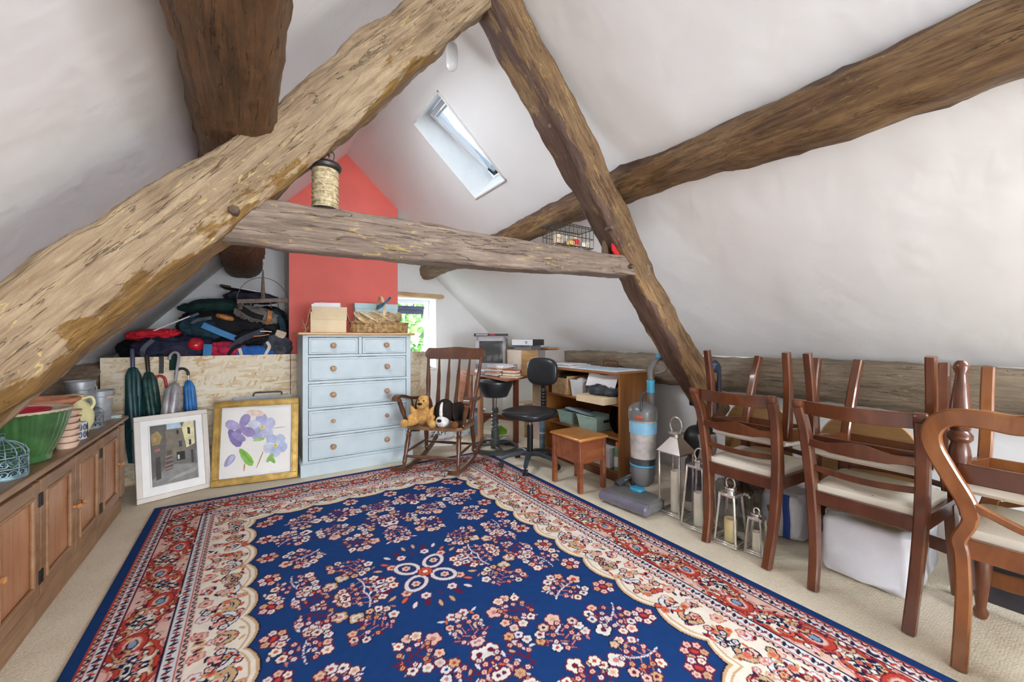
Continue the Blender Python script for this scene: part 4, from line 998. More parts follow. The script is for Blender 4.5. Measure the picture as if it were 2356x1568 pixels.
# cardboard box with papers
m_card = M('brown_cardboard', '#d0b48c', .8, var=.05, vs=5); m_card2 = M('pale_cardboard', '#dcc7a4', .8, var=.05, vs=5)
t = thing('cardboard_box', 'open cardboard box stuffed with papers on the chest of drawers', 'box', (.60, 4.06, ZT), radians(-8))
w, d, h = .29, .24, .185; e = .005
b = MB(); b.box((0, -d / 2, h / 2), (w, e, h)); b.box((0, d / 2, h / 2), (w, e, h)); b.box((-w / 2, 0, h / 2), (e, d, h)); b.box((w / 2, 0, h / 2), (e, d, h)); b.box((0, 0, .003), (w, d, .006)); b.build('body', m_card2, t)
for c_, s_, r_ in (((0.01, -d / 2 - .010, h + .028), (w * .98, .004, .115), (.10, 0, 0)), ((-w / 2 - .012, 0, h + .012), (.004, d, .09), (0, .25, 0)), ((w / 2 + .014, 0, h + .004), (.004, d, .1), (0, -.28, 0))):
    c_ = (c_[0], c_[1], c_[2] - .04 if s_[1] < .01 else c_[2] - .03)
    f = MB(); f.box(c_, s_, r_, b=.0008); f.build('flap', m_card if s_[0] < .01 else m_card2, t)
m_paper = M('white_paper', '#eceaea', .7, var=.03, vs=7)
for k in range(6):
    b = MB(); b.grid(lambda u, v: ((u - .5) * .24, (v - .5) * .02, .02 * sin(u * 5 + k)), 8, 1, thick=.0015)
    b = MB(); b.box((0, 0, .1), (.23 - .01 * k, .0016, .2)); o = b.build('paper_sheet', m_paper if k != 2 else M('pink_print', '#d9a9b0', .7, var=.2, vs=30), t, loc=(-.015 + .008 * (k % 3), -.08 + .028 * k, 0.066 + .007 * (k % 3)), rot=(-.12 + .05 * (k % 2), .03 * (k - 2), 0))
# pale blue gift box with ribbon
t = thing('gift_box', 'pale blue box with a dark ribbon standing behind the wicker basket', 'box', (1.075, 4.24, ZT), radians(-2))
m_gift = M('duck_egg_card', '#bcd6da', .7, var=.03)
b = MB(); b.box((0, 0, .15), (.42, .10, .30)); b.build('body', m_gift, t); b = MB(); b.box((0, 0, .272), (.43, .108, .055)); b.build('lid', m_gift, t)
# wicker baskets
m_wick = M('split_willow', '#a8875c', .55, var=.35, vs=28); m_wick2 = M('pale_cane', '#cbb28b', .55, var=.25, vs=24)
t = thing('wicker_tray', 'low oval wicker tray basket on the right end of the chest', 'basket', (1.06, 4.03, ZT), 0)
def weave(mb, rx, ry, z0, z1, rows, n, r, amp):
    for j in range(rows):
        z = z0 + (z1 - z0) * j / max(1, rows - 1); pts = []
        for k in range(n * 2):
            a = 2 * pi * k / (n * 2); q = amp * (1 if (k + j) % 2 else -1); pts.append(((rx + q) * cos(a), (ry + q) * sin(a), z))
        mb.tube(pts, r, 5, True)
b = MB(); weave(b, .27, .17, .008, .085, 9, 34, .0058, .004); b.build('woven_wall', m_wick, t)
b = MB()
for k in range(34):
    a = 2 * pi * k / 34; b.rod((.27 * cos(a), .17 * sin(a), 0), (.275 * cos(a), .175 * sin(a), .094), .004, 5)
b.build('stakes', m_wick, t); b = MB(); b.lathe([(0, .002), (1, .002), (1, .009), (0, .009)], 40, sx=.268, sy=.168); b.build('base', m_wick, t)
b = MB()
for q in range(3): b.tube([((.278 + .006 * cos(a * 14 + q * 2.1)) * cos(a), (.178 + .006 * cos(a * 14 + q * 2.1)) * sin(a), .094 + .006 * sin(a * 14 + q * 2.1)) for a in [2 * pi * k / 120 for k in range(120)]], .005, 5, True)
b.build('rim', m_wick, t)
t = thing('handled_basket', 'shallow cane basket with a tall hoop handle stacked on the wicker tray', 'basket', (1.04, 4.00, ZT + .104), 0)
b = MB()
for q in range(9): b.tube([((.20 + .012 * q / 9 + .014 * sin(a * 9 + q * .7)) * cos(a), (.125 + .012 * q / 9 + .014 * sin(a * 9 + q * .7)) * sin(a), .012 + .072 * q / 8 + .010 * cos(a * 9 + q * .7)) for a in [2 * pi * k / 100 for k in range(100)]], .0048, 5, True)
b.build('woven_wall', m_wick2, t); b = MB(); b.lathe([(0, .0), (1, .0), (1, .008), (0, .008)], 40, sx=.205, sy=.13); b.build('base', m_wick, t)
b = MB(); b.sweep([(.02, .135 * cos(a), .06 + .19 * sin(a)) for a in [i / 24 * pi for i in range(25)]], .024, .006, (1, 0, 0)); ho = b.build('hoop_handle', M('pale_split_ash', '#dcc095', .5, var=.1, vs=20), t)
m_rib = M('dark_teal_ribbon', '#23566a', .5, var=.15)
b = MB(); b.sweep(spline([(-.05, -.13, .13), (-.02, -.15, .16), (.015, -.14, .175), (.05, -.15, .205), (.075, -.14, .235)], 5), .012, .02, (0, 1, 0)); b.sweep(spline([(-.06, -.14, .115), (-.02, -.16, .135), (.015, -.145, .172)], 5), .01, .018, (0, 1, 0)); b.build('ribbon_bow', m_rib, t)

# ================================================================== rocking chair and the two soft dogs
m_rock = wood('dark_rocking_chair_stain', [(.3, '#3f2417'), (.5, '#5e3925'), (.7, '#7b5038')], (9, 9, 2), .3, coat=.25)
m_rock_seat = wood('worn_rocking_seat', [(.3, '#5d3c25'), (.5, '#83603f'), (.7, '#a5835a')], (3, 14, 14), .35)
fa = atan2(-.70, -.71)                                       # it faces the camera
t = thing('rocking_chair', 'dark wooden spindle back rocking chair with two soft toy dogs on its seat', 'rocking chair', (1.50, 3.52, 0.012), fa)
# local: x forward, y left, z up
def turned(L): return [(0, .013), (.06, .014), (.1, .021), (.14, .016), (.18, .02), (.3, .0165), (.55, .023), (.75, .02), (.8, .025), (.84, .018), (.88, .023), (1, .016)]
zs = .395
seat = [(.24 * cos(a) ** 1 * 1.0, 0) for a in ()]
def se(e, ax, ay, n=40): return [(math.copysign(abs(cos(q)) ** (2 / e), cos(q)) * ax, math.copysign(abs(sin(q)) ** (2 / e), sin(q)) * ay) for q in [2 * pi * k / n for k in range(n)]]
b = MB(); b.prism(se(5, .235, .285), zs - .03, zs); b.build('seat', m_rock_seat, t)
for sy in (-1, 1):
    r = MB(); r.sweep(spline([(.46, sy * .255, .085), (.30, sy * .255, .032), (.08, sy * .255, .016), (-.15, sy * .255, .03), (-.36, sy * .255, .085), (-.48, sy * .255, .14)], 6), .034, .036, (0, 1, 0)); r.build('rocker', m_rock, t)
    for x0, x1, zz in ((.18, .26, .045), (-.17, -.22, .062)):
        l = MB(); l.rod((x1, sy * .255, zz), (x0, sy * .235, zs - .02), turned(1), 14); l.build('leg', m_rock, t)
    s_ = MB(); s_.rod((.24, sy * .25, .16), (-.20, sy * .25, .17), [(0, .009), (.5, .014), (1, .009)], 10); s_.build('stretcher', m_rock, t)
    a = MB(); a.sweep(spline([(.27, sy * .335, .62), (.25, sy * .335, .648), (.18, sy * .33, .655), (.02, sy * .31, .615), (-.12, sy * .295, .60), (-.235, sy * .285, .60)], 6), [.062] * 12 + [.055] * 10 + [.05] * 9, [.03] * 12 + [.026] * 10 + [.024] * 9, (0, 1, 0)); a.build('armrest', m_rock, t)
    p = MB(); p.rod((.17, sy * .265, zs - .01), (.22, sy * .33, .64), turned(1), 12); p.build('arm_post', m_rock, t)
    p = MB(); p.rod((0, sy * .262, zs - .01), (.0, sy * .312, .61), [(0, .008), (.5, .012), (1, .008)], 10); p.build('arm_spindle', m_rock, t)
    p = MB(); p.rod((-.19, sy * .225, zs - .02), (-.335, sy * .285, .99), [(0, .016), (.05, .019), (.28, .018), (.3, .024), (.32, .018), (.335, .024), (.35, .018), (.6, .024), (.8, .017), (1, .014)], 12); p.build('back_post', m_rock, t)
s_ = MB(); s_.rod((.245, -.245, .13), (.245, .245, .13), [(0, .01), (.5, .018), (1, .01)], 10); s_.build('stretcher', m_rock, t)
s_ = MB(); s_.rod((-.20, -.245, .15), (-.20, .245, .15), [(0, .009), (.5, .014), (1, .009)], 10); s_.build('stretcher', m_rock, t)
for y in (-.135, -.045, .045, .135):
    p = MB(); p.sweep([(-.19 - .145 * f - .012 * sin(f * pi), y * (1 + .22 * f), zs - .02 + .595 * f) for f in [i / 14 for i in range(15)]], [.018, .022, .028, .036, .044, .044, .040, .036, .034, .036, .036, .030, .024, .02, .018], .014, (0, 1, 0), rnd=.6); p.build('back_spindle', m_rock, t)
# scroll-ended crest rail
def crest(u, v):
    y = (u - .5) * .64; q = abs(u - .5) * 2
    top = 1.085 + .006 * cos(q * 5) - (.035 * max(0, (q - .86) / .14) ** 2 if q > .86 else 0); bot = .965 + (.03 * max(0, (q - .88) / .12) ** 2 if q > .88 else 0)
    return y, bot, top
V = []; F = []; n = 44
for i in range(n + 1):
    y, lo, hi = crest(i / n, 0); x = -.335 - .035 * (1 - (2 * i / n - 1) ** 2)
    for zz, xx in ((lo, .0), (lo + .008, .014), (hi - .01, .008), (hi, -.004), (hi - .01, -.018), (lo + .008, -.014)): V.append((x + xx - .18 * (zz - .97), y, zz))
for i in range(n):
    for k in range(6): F.append((i * 6 + k, i * 6 + (k + 1) % 6, (i + 1) * 6 + (k + 1) % 6, (i + 1) * 6 + k))
F += [tuple(range(6))[::-1], tuple(n * 6 + k for k in range(6))]
MB().add(V, F).build('crest_rail', m_rock, t)

def soft_body(segs, remesh=None):
    """one continuous plush body: blobs merged by a voxel remesh"""
    mb = MB()
    for c_, d_, e_, M_ in segs: mb.blob(c_, d_, e_, 24, 14, M=M_)
    return mb
def plush(mb, name, mat, parent, vox=.006):
    o = mb.build(name, mat, parent, ang=180); md = o.modifiers.new('merge', 'REMESH'); md.mode = 'VOXEL'; md.voxel_size = vox; md.use_smooth_shade = True
    sm = o.modifiers.new('soften', 'SMOOTH'); sm.iterations = 6; sm.factor = .5; return o
def plush_mat(name, c1, c2=None, axis=None):
    return M(name, c1, .9, var=.12, vs=30, bmp=.5, bs=220, spec=.15)
m_tan = plush_mat('tan_plush', '#c99a5c'); m_dk = plush_mat('dark_brown_plush', '#4a3022'); m_blk = plush_mat('black_plush', '#2c2422'); m_wht = plush_mat('white_plush', '#e6e0db'); m_nose = M('shiny_black_nose', '#120e0d', .2)
Rz = lambda a: Matrix.Rotation(a, 3, 'Z'); Ry = lambda a: Matrix.Rotation(a, 3, 'Y'); Rx = lambda a: Matrix.Rotation(a, 3, 'X')
zseat = zs + .012
t = thing('plush_dog', 'tan plush dog with dark ears sitting upright on the rocking chair', 'soft toy', (1.305, 3.475, zseat + .004), fa + .1)
plush(soft_body([((0, 0, .095), (.13, .14, .19), 2.2, None), ((.015, 0, .20), (.105, .115, .12), 2, None), ((.065, 0, .185), (.09, .085, .075), 2, None), ((.0, 0, .235), (.085, .10, .07), 2, None),
    ((.07, .085, .036), (.17, .062, .062), 2.2, Rz(.45)), ((.07, -.085, .036), (.17, .062, .062), 2.2, Rz(-.45)), ((.145, .125, .04), (.07, .065, .075), 2.2, Rz(.3)), ((.145, -.125, .04), (.07, .065, .075), 2.2, Rz(-.3)),
    ((.035, .08, .115), (.05, .055, .14), 2, Rx(-.45)), ((.035, -.08, .115), (.05, .055, .14), 2, Rx(.45)), ((.06, .105, .075), (.055, .05, .055), 2, None), ((.06, -.105, .075), (.055, .05, .055), 2, None), ((-.06, .03, .03), (.1, .04, .04), 2, None)]), 'body', m_tan, t)
for s_ in (-1, 1):
    e = MB(); e.blob((0, s_ * .066, .185), (.05, .026, .125), 2.3, M=Rx(s_ * .18)); e.build('ear', m_dk, t, ang=180)
    e = MB(); e.blob((.067, s_ * .024, .228), (.011, .012, .014)); e.build('eye', m_nose, t)
e = MB(); e.blob((.106, 0, .205), (.028, .042, .026)); e.build('nose', m_nose, t)
t = thing('plush_dog', 'black plush dog with a white blaze lying over the right of the rocking chair seat', 'soft toy', (1.515, 3.35, zseat + .004), fa - .1)
plush(soft_body([((-.10, .03, .10), (.25, .19, .18), 2.3, None), ((.03, 0, .13), (.12, .15, .15), 2, None), ((.085, -.015, .14), (.16, .165, .21), 2.1, None), ((.10, .11, .035), (.15, .06, .06), 2.2, Rz(.2)), ((.08, -.11, .03), (.14, .06, .055), 2.2, Rz(-.2)), ((-.2, .08, .05), (.12, .07, .07), 2, None)]), 'body', m_blk, t)
e = MB(); e.blob((.135, -.015, .055), (.115, .115, .10), 2.2); e.build('muzzle', m_wht, t, ang=180)
e = MB(); e.blob((.145, -.015, .155), (.05, .04, .14), 2.2, M=Ry(-.2)); e.build('blaze', m_wht, t, ang=180)
for s_ in (-1, 1):
    e = MB(); e.blob((.075, -.015 + s_ * .09, .13), (.085, .032, .16), 2.2, M=Rx(s_ * .12)); e.build('ear', m_blk, t, ang=180)
    e = MB(); e.blob((.158, -.015 + s_ * .04, .15), (.011, .013, .015)); e.build('eye', m_nose, t)
e = MB(); e.blob((.190, -.015, .07), (.026, .044, .03)); e.build('nose', m_nose, t)
e = MB(); e.blob((.165, .118, .038), (.06, .066, .066), 2.2); e.build('paw', plush_mat('brown_plush', '#7b4e2a'), t, ang=180)

# printed carton under the rocking chair
m_cartn = M('white_carton', '#e4e1df', .6, var=.03)
t = thing('toy_carton', 'white printed toy carton lying on the carpet behind the rocking chair', 'carton', (1.66, 4.18, .001), radians(-22))
b = MB(); b.box((0, .1, .10), (.46, .2, .20)); b.build('body', m_cartn, t)
b = MB(); b.box((-.17, -.0015, .185), (.09, .002, .02)); b.build('label_strip', M('dark_green_print', '#39403a', .6), t)
def lettering(txt, size, loc, rot, mat, parent, name='lettering', shear=0, ext=.0008):
    cu = bpy.data.curves.new(name, 'FONT'); cu.body = txt; cu.size = size; cu.extrude = ext; cu.shear = shear; cu.align_x = 'CENTER'; cu.align_y = 'CENTER'; cu.resolution_u = 4
    tmp = bpy.data.objects.new(name, cu); C.objects.link(tmp); bpy.context.view_layer.update()
    me = bpy.data.meshes.new_from_object(tmp.evaluated_get(bpy.context.evaluated_depsgraph_get())); bpy.data.objects.remove(tmp)
    me.materials.clear(); me.materials.append(mat); o = bpy.data.objects.new(name, me); C.objects.link(o); o.parent = parent; o.location = loc; o.rotation_euler = rot; return o
m_ink = M('black_print', '#26262a', .6)
lettering('ZAPF', .082, (.075, -.002, .14), (pi / 2, -.16, 0), m_ink, t, shear=.3); lettering('Creation', .058, (.13, -.002, .075), (pi / 2, -.16, 0), m_ink, t, shear=.3)

# ================================================================== desk corner: stools, gateleg table, television, boxes
m_char = M('charcoal_plastic', '#4a4b4b', .45, var=.08); m_vinyl = M('black_vinyl', '#26282c', .32, var=.08, vs=12, bmp=.15, bs=90); m_steel = M('brushed_steel', '#b9bcc0', .25, .9, var=.05)
# saddle-height drafting stool with a ring base
t = thing('drafting_stool', 'black round drafting stool on a grey ring base', 'stool', (2.18, 3.69, .001))
b = MB(); b.lathe([(0, .57), (.125, .57), (.135, .58), (.195, .715), (.19, .735), (.15, .750), (.07, .760), (0, .762)], 36); b.build('seat', m_vinyl, t, ang=50)
b = MB(); b.rod((0, 0, .44), (0, 0, .575), .014, 12); b.build('piston', m_steel, t)
b = MB(); b.lathe([(0, .02), (.045, .02), (.05, .06), (.05, .12), (.042, .13), (.042, .2), (.046, .205), (.046, .215), (.036, .22)] + [(r, z) for k in range(5) for r, z in ((.034, .24 + .04 * k), (.044, .246 + .04 * k), (.034, .256 + .04 * k))] + [(.034, .45), (0, .455)], 20); b.build('column', m_char, t)
b = MB(); R = .235; b.sweep([(R * cos(a), R * sin(a), .028) for a in [2 * pi * k / 48 for k in range(48)]], .045, .03, (0, 0, 1), closed=True); b.build('ring_base', m_char, t)
for k in range(3):
    a = 2.4 + k * 2 * pi / 3; b = MB(); b.bar((.03 * cos(a), .03 * sin(a), .06), (R * cos(a), R * sin(a), .036), .05, .02); b.build('spoke', m_char, t)
# office chair
ofa = radians(200)
t = thing('office_chair', 'black typist chair on a five star castor base', 'office chair', (2.16, 3.02, .012), ofa)
def seat_f(u, v): pass
b = MB(); b.blob((.01, 0, .495), (.48, .47, .085), 2.9, 40, 18); b.blob((.0, 0, .468), (.42, .42, .05), 3.2, 32, 10); b.build('seat', m_vinyl, t, ang=180)
V = MB(); V.blob((-.205, 0, .86), (.08, .345, .27), 3.0, 36, 18, M=None); V.build('backrest', m_vinyl, t, ang=180)
b = MB(); b.sweep(spline([(-.06, 0, .45), (-.19, 0, .44), (-.235, 0, .50), (-.235, 0, .68), (-.23, 0, .80)], 6), .05, .018, (0, 1, 0)); b.build('back_bar', m_black, t)
b = MB(); b.lathe([(.016, .5), (.03, .5)] + [(r, z) for k in range(6) for r, z in ((.032, .515 + .03 * k), (.024, .53 + .03 * k))] + [(.016, .7)], 14, (-.235, 0, 0)); b.build('bellows', m_black, t)
b = MB(); b.rod((0, 0, .1), (0, 0, .38), .028, 16); b.build('column', m_black, t); b = MB(); b.rod((0, 0, .36), (0, 0, .45), .014, 12); b.build('piston', m_steel, t)
b = MB(); b.box((0, 0, .44), (.2, .16, .025)); b.build('seat_plate', m_black, t)
for k in range(5):
    a = .45 + k * 2 * pi / 5; c_, s_ = cos(a), sin(a)
    b = MB(); b.sweep([(.02 * c_, .02 * s_, .12), (.10 * c_, .10 * s_, .125), (.2 * c_, .2 * s_, .105), (.27 * c_, .27 * s_, .075)], [.055, .05, .042, .034], [.04, .036, .03, .024], (-s_, c_, 0)); ar = b.build('base_arm', M('dark_grey_nylon', '#3b4046', .4), t)
    w_ = MB()
    for off in (-.013, .013): w_.rod((.27 * c_ - s_ * (off - .007), .27 * s_ + c_ * (off - .007), .027), (.27 * c_ - s_ * (off + .007), .27 * s_ + c_ * (off + .007), .027), .027, 14)
    w_.rod((.27 * c_, .27 * s_, .03), (.27 * c_, .27 * s_, .075), .008, 8); w_.build('castor', m_black, ar)

# gateleg table
m_red_wood = wood('reddish_table_wood', [(.3, '#7e4429'), (.5, '#a2603d'), (.7, '#b97a52')], (14, 2, 14), .35)
m_red_dark = wood('dark_red_table_wood', [(.3, '#5c2a1a'), (.5, '#7d3f28'), (.7, '#935639')], (3, 14, 3), .35)
t = thing('gateleg_table', 'reddish gateleg table in the far corner covered with papers', 'table', (0, 0, 0))
b = MB(); b.prism([(2.09, 3.32), (2.44, 3.49), (2.72, 3.61), (2.72, 4.62), (2.17, 4.62)], .768, .790); b.build('tabletop', m_red_wood, t)
for x, y, w_, mm in ((2.20, 4.05, .05, m_cup_panel), (2.52, 3.80, .05, m_red_dark), (2.68, 4.55, .045, m_red_dark), (2.24, 4.55, .045, m_red_dark)):
    b = MB(); b.box((x, y, .384), (w_, w_, .766)); b.build('leg', mm, t)
for p0, p1, z in (((2.20, 4.05), (2.68, 4.55), .22), ((2.52, 3.80), (2.24, 4.55), .27), ((2.20, 4.05), (2.52, 3.80), .74), ((2.52, 3.80), (2.68, 4.55), .70)):
    b = MB(); b.bar((*p0, z), (*p1, z), .022, .05); b.build('stretcher', m_red_dark, t)
b = MB(); b.box((2.165, 4.36, .50), (.018, .34, .52)); b.build('drop_leaf', m_red_wood, t)
ZD = .791
# television and video recorder
m_tv = M('silver_plastic', '#b7b3b6', .4, var=.04); m_tvs = M('grey_plastic_side', '#8d8f92', .5, var=.05); m_crt = M('dark_crt_glass', '#4d4f4f', .08, var=.05, coat=1)
t = thing('television', 'silver box television standing on the corner table', 'television', (2.38, 4.12, ZD), radians(-40)); t.scale = (.9, .9, .9)
b = MB(); w, h = .40, .40
for c_, s_ in (((-w / 2 + .022, 0, h / 2 + .05), (.044, .05, h)), ((w / 2 - .022, 0, h / 2 + .05), (.044, .05, h)), ((0, 0, .085), (w, .05, .07)), ((0, 0, h + .027), (w, .05, .045))): b.box(c_, s_, b=.006)
b.build('bezel', m_tv, t)
b = MB(); b.prism([(-w / 2 + .004, .02), (w / 2 - .004, .02), (w / 2 - .004, .2), (w / 2 - .07, .34), (-w / 2 + .07, .34), (-w / 2 + .004, .2)], .055, h + .045); b.build('housing', m_tvs, t)
b = MB(); b.blob((0, .012, h / 2 + .07), (w - .075, .05, h - .105), 7, 32, 14); b.build('screen', m_crt, t, ang=180)
b = MB(); b.box((0, .05, .027), (.26, .16, .055)); b.build('stand', m_tv, t)
t = thing('video_recorder', 'flat silver video recorder lying on top of the television', 'video recorder', (2.39, 4.135, ZD + .409), radians(-33)); t.scale = (.9, .9, .9)
b = MB(); b.box((0, .1, .034), (.46, .30, .056), b=.004); b.build('case', m_tv, t); b = MB(); b.box((0, -.051, .034), (.45, .004, .036)); b.build('fascia', M('dark_fascia', '#3a3636', .3, var=.05), t)
b = MB(); b.box((.02, -.054, .036), (.07, .003, .016)); b.build('display', M('red_display', '#b5414b', .3), t); b = MB(); b.box((-.12, -.054, .036), (.15, .003, .018)); b.build('tape_flap', m_tv, t)
for x in (-.18, .18):
    b = MB(); b.rod((x, 0, 0), (x, 0, .008), .014, 10); b.build('foot', m_black, t)
# paper heaps and books on the table
def stack(name, label, loc, rz, n, w, d, th, mats, seed, cat='papers', jit=.02, group=None, part='sheet'):
    rnd = random.Random(seed); t = thing(name, label, cat, loc, rz, group); z = 0
    for k in range(n):
        hh = th * rnd.uniform(.6, 1.5); b = MB(); b.box((0, 0, hh / 2), (w * rnd.uniform(.85, 1.05), d * rnd.uniform(.85, 1.05), hh), b=min(.002, hh * .2))
        b.build(part, mats[k % len(mats)], t, loc=(rnd.uniform(-jit, jit), rnd.uniform(-jit, jit), z), rot=(0, 0, rnd.uniform(-.25, .25))); z += hh
    return z
m_buff = M('buff_folder', '#cf9f78', .7, var=.08, vs=6); m_p2 = M('grey_paper', '#d5d3d6', .7, var=.05, vs=6); m_p3 = M('printed_paper', '#dcd9dd', .6, var=.14, vs=60)
stack('folder_heap', 'leaning heap of buff folders and loose white papers in front of the television', (2.265, 3.69, ZD), .2, 9, .27, .21, .012, [m_buff, m_paper, m_p3, m_buff, m_p2, m_paper], 3)
stack('paper_heap', 'low stack of magazines and papers at the far left of the corner table', (2.27, 4.00, ZD), -.1, 5, .22, .2, .010, [m_p3, m_p2, m_paper], 7)
for k, (c_, w, d, h, rz, z, lab) in enumerate((('#cfc4ae', .21, .145, .014, .5, 0, 'thin pale book at the bottom of the small book stack'), ('#b07a68', .17, .12, .031, .32, .014, 'thick faded red book in the middle of the small book stack'), ('#b2443f', .16, .115, .031, .42, .045, 'red book on top of the small book stack'))):
    t = thing('book', lab, 'book', (2.245, 3.46, ZD + z), rz, 'small book stack on the corner table')
    m_cv = M('book_cover_%d' % k, c_, .6, var=.08)
    b = MB(); b.box((0, 0, .0015), (d, w, .003)); b.box((0, 0, h - .0015), (d, w, .003)); b.box((d / 2 - .0015, 0, h / 2), (.003, w, h)); b.build('cover', m_cv, t)
    b = MB(); b.box((-.004, 0, h / 2), (d - .014, w - .008, h - .006)); b.build('pages', M('aged_pages', '#dccdb4', .8, var=.06, vs=50), t)
# cartons standing behind the table, with files on top
def carton(name, label, c, s, mat, rz=0, lid=None, tape=None, group=None):
    t = thing(name, label, 'box', c, rz, group); b = MB(); b.box((0, 0, s[2] / 2), s, b=.003); b.build('body', mat, t)
    if lid: b = MB(); b.box((0, 0, s[2] - lid / 2 + .002), (s[0] + .008, s[1] + .008, lid), b=.002); b.build('lid', mat, t)
    if tape: b = MB(); b.box((0, 0, s[2] / 2), (s[0] + .002, .05, s[2] + .003), b=.0005); b.build('tape', tape, t)
    return t
m_wbox = M('white_box_card', '#e9e9ee', .6, var=.02, vs=3); m_gbox = M('pale_grey_box_card', '#cfc7c0', .7, var=.03); m_pinkc = M('pinkish_carton', '#dcc0b6', .7, var=.05)
carton('storage_carton', 'pale pinkish carton on the carpet behind the drafting stool', (2.93, 3.72, .001), (.24, .32, .42), m_pinkc)
carton('storage_carton', 'brown carton stacked on the pinkish carton behind the typist chair', (2.93, 3.72, .424), (.24, .32, .33), m_card, tape=m_card2)
t = carton('box_file', 'white and grey box file standing behind the typist chair against the wall timber', (2.905, 3.73, .756), (.28, .33, .30), m_gbox)
b = MB(); b.box((-.1415, 0, .15), (.003, .33, .30), b=.001); b.build('white_spine', m_wbox, t)
t = carton('file_box', 'cream fronted wooden file box beside the television', (2.57, 3.74, ZD), (.22, .27, .27), M('cream_front_card', '#e3d5c3', .7, var=.03))
b = MB(); b.box((0, .142, .135), (.23, .014, .272)); b.build('wooden_side', m_pine, t); b = MB(); b.box((0, -.142, .135), (.23, .014, .272)); b.build('wooden_side', m_pine, t)
t = thing('lever_arch_file', 'black and white lever arch file lying on top of the boxes', 'file', (2.575, 3.64, 1.114), radians(22)); t.scale = (.9, .9, .9)
b = MB(); b.box((0, 0, .037), (.26, .31, .074), b=.003); b.build('cover', M('black_marbled_file', '#3c3b3a', .5, var=.2, vs=30), t)
b = MB(); b.box((-.131, 0, .037), (.003, .30, .07), b=.0008); b.build('spine_label', m_wbox, t); b = MB(); b.lathe([(.009, 0), (.013, 0), (.013, .003), (.009, .003)], 14, (-.1325, -.06, .037), Matrix.Rotation(-pi / 2, 3, 'Y')); b.build('finger_ring', m_black, t)
b = MB(); b.box((0, 0, .025), (.18, .24, .05)); o = b.build('grey_notebook', M('slate_grey_card', '#7a7c80', .6), loc=(2.58, 3.66, 1.063), rot=(0, 0, .3)); tag(o, 'slate grey notebook block under the lever arch file', 'notebook')
stack('brown_envelopes', 'loose brown envelopes lying on the white box file', (2.88, 3.73, 1.06), .3, 4, .22, .26, .007, [m_buff, M('manila_brown', '#b98f5f', .7, var=.06)], 5, 'envelopes', part='envelope')
# things on the carpet under the table
carton('open_carton', 'open brown carton under the table behind the typist chair', (2.86, 4.06, .001), (.22, .2, .40), m_card2)
b = MB(); b.blob((0, 0, .075), (.16, .2, .15), 2.6, 28, 16, .012, 12, 4, flat=0); o = b.build('green_bag', M('lime_green_plastic', '#78b51f', .3, var=.15), loc=(2.44, 4.04, .002)); tag(o, 'lime green plastic bag under the corner table', 'bag')
t = thing('plastic_bin', 'translucent blue plastic bin under the corner table', 'bin', (2.36, 4.40, .001)); b = MB(); b.lathe([(0, .004), (.06, 0), (.085, .30), (.092, .31), (.08, .30), (.055, .01), (0, .01)], 28); b.build('body', M('blue_grey_plastic', '#9db8d6', .3, var=.1), t)
b = MB(); b.lathe([(.082, .24), (.087, .25), (.089, .27), (.084, .28)], 28); b.build('band', m_wbox, t)
t = thing('extension_lead', 'white coiled extension lead with a socket strip on the carpet behind the drafting stool', 'extension lead', (2.36, 3.92, .006))
b = MB(); pts = [((.16 - .004 * k / 8 + .015 * sin(k * .7)) * cos(k * .2), (.14 - .002 * k / 8) * sin(k * .2), .004 + .0006 * k + .004 * sin(k * .9)) for k in range(95)]; b.tube(pts, .0045, 6); b.build('cable', m_wbox, t)
b = MB(); b.box((-.06, .06, .018), (.25, .06, .035), (0, 0, .5)); b.build('socket_strip', m_wbox, t); b = MB(); b.box((.06, -.04, .028), (.1, .05, .055), (0, 0, .5)); b.build('transformer', m_wbox, t)
stack('magazine_pile', 'pile of magazines and bags on the carpet behind the rocking chair', (2.15, 4.55, .001), .2, 7, .26, .22, .035, [m_p3, M('pale_blue_print', '#b5c4d8', .5, var=.3, vs=20), m_wbox, M('rose_print', '#d9a9a0', .5, var=.2)], 9, jit=.03, part='magazine')
t = thing('paper_bag', 'pale paper carrier bag standing left of the bookcase', 'bag', (2.74, 3.42, .001), .1); b = MB(); b.prism([(-.1, -.07), (.1, -.07), (.1, .07), (-.1, .07)], 0, .34); b.build('body', M('cream_kraft', '#dcd2c2', .7, var=.05, bmp=.4, bs=12, bd=.02), t)
b = MB(); b.tube([(-.05 + .1 * f, -.07, .34 + .07 * sin(pi * f)) for f in [i / 8 for i in range(9)]], .003, 5); b.build('handle', m_paper, t)
t = thing('rolled_denim', 'blue rolled fabric standing upright between the bags and the bookcase', 'fabric roll', (2.58, 3.37, .001)); b = MB(); b.lathe([(0, 0), (.035, 0), (.04, .1), (.036, .2), (.042, .3), (.036, .34), (0, .345)], 18); b.build('roll', M('faded_denim', '#6f8699', .85, var=.25, vs=18), t)
b = MB(); b.lathe([(.040, .19), (.043, .195), (.043, .2), (.04, .205)], 18); b.build('tie', m_wbox, t)

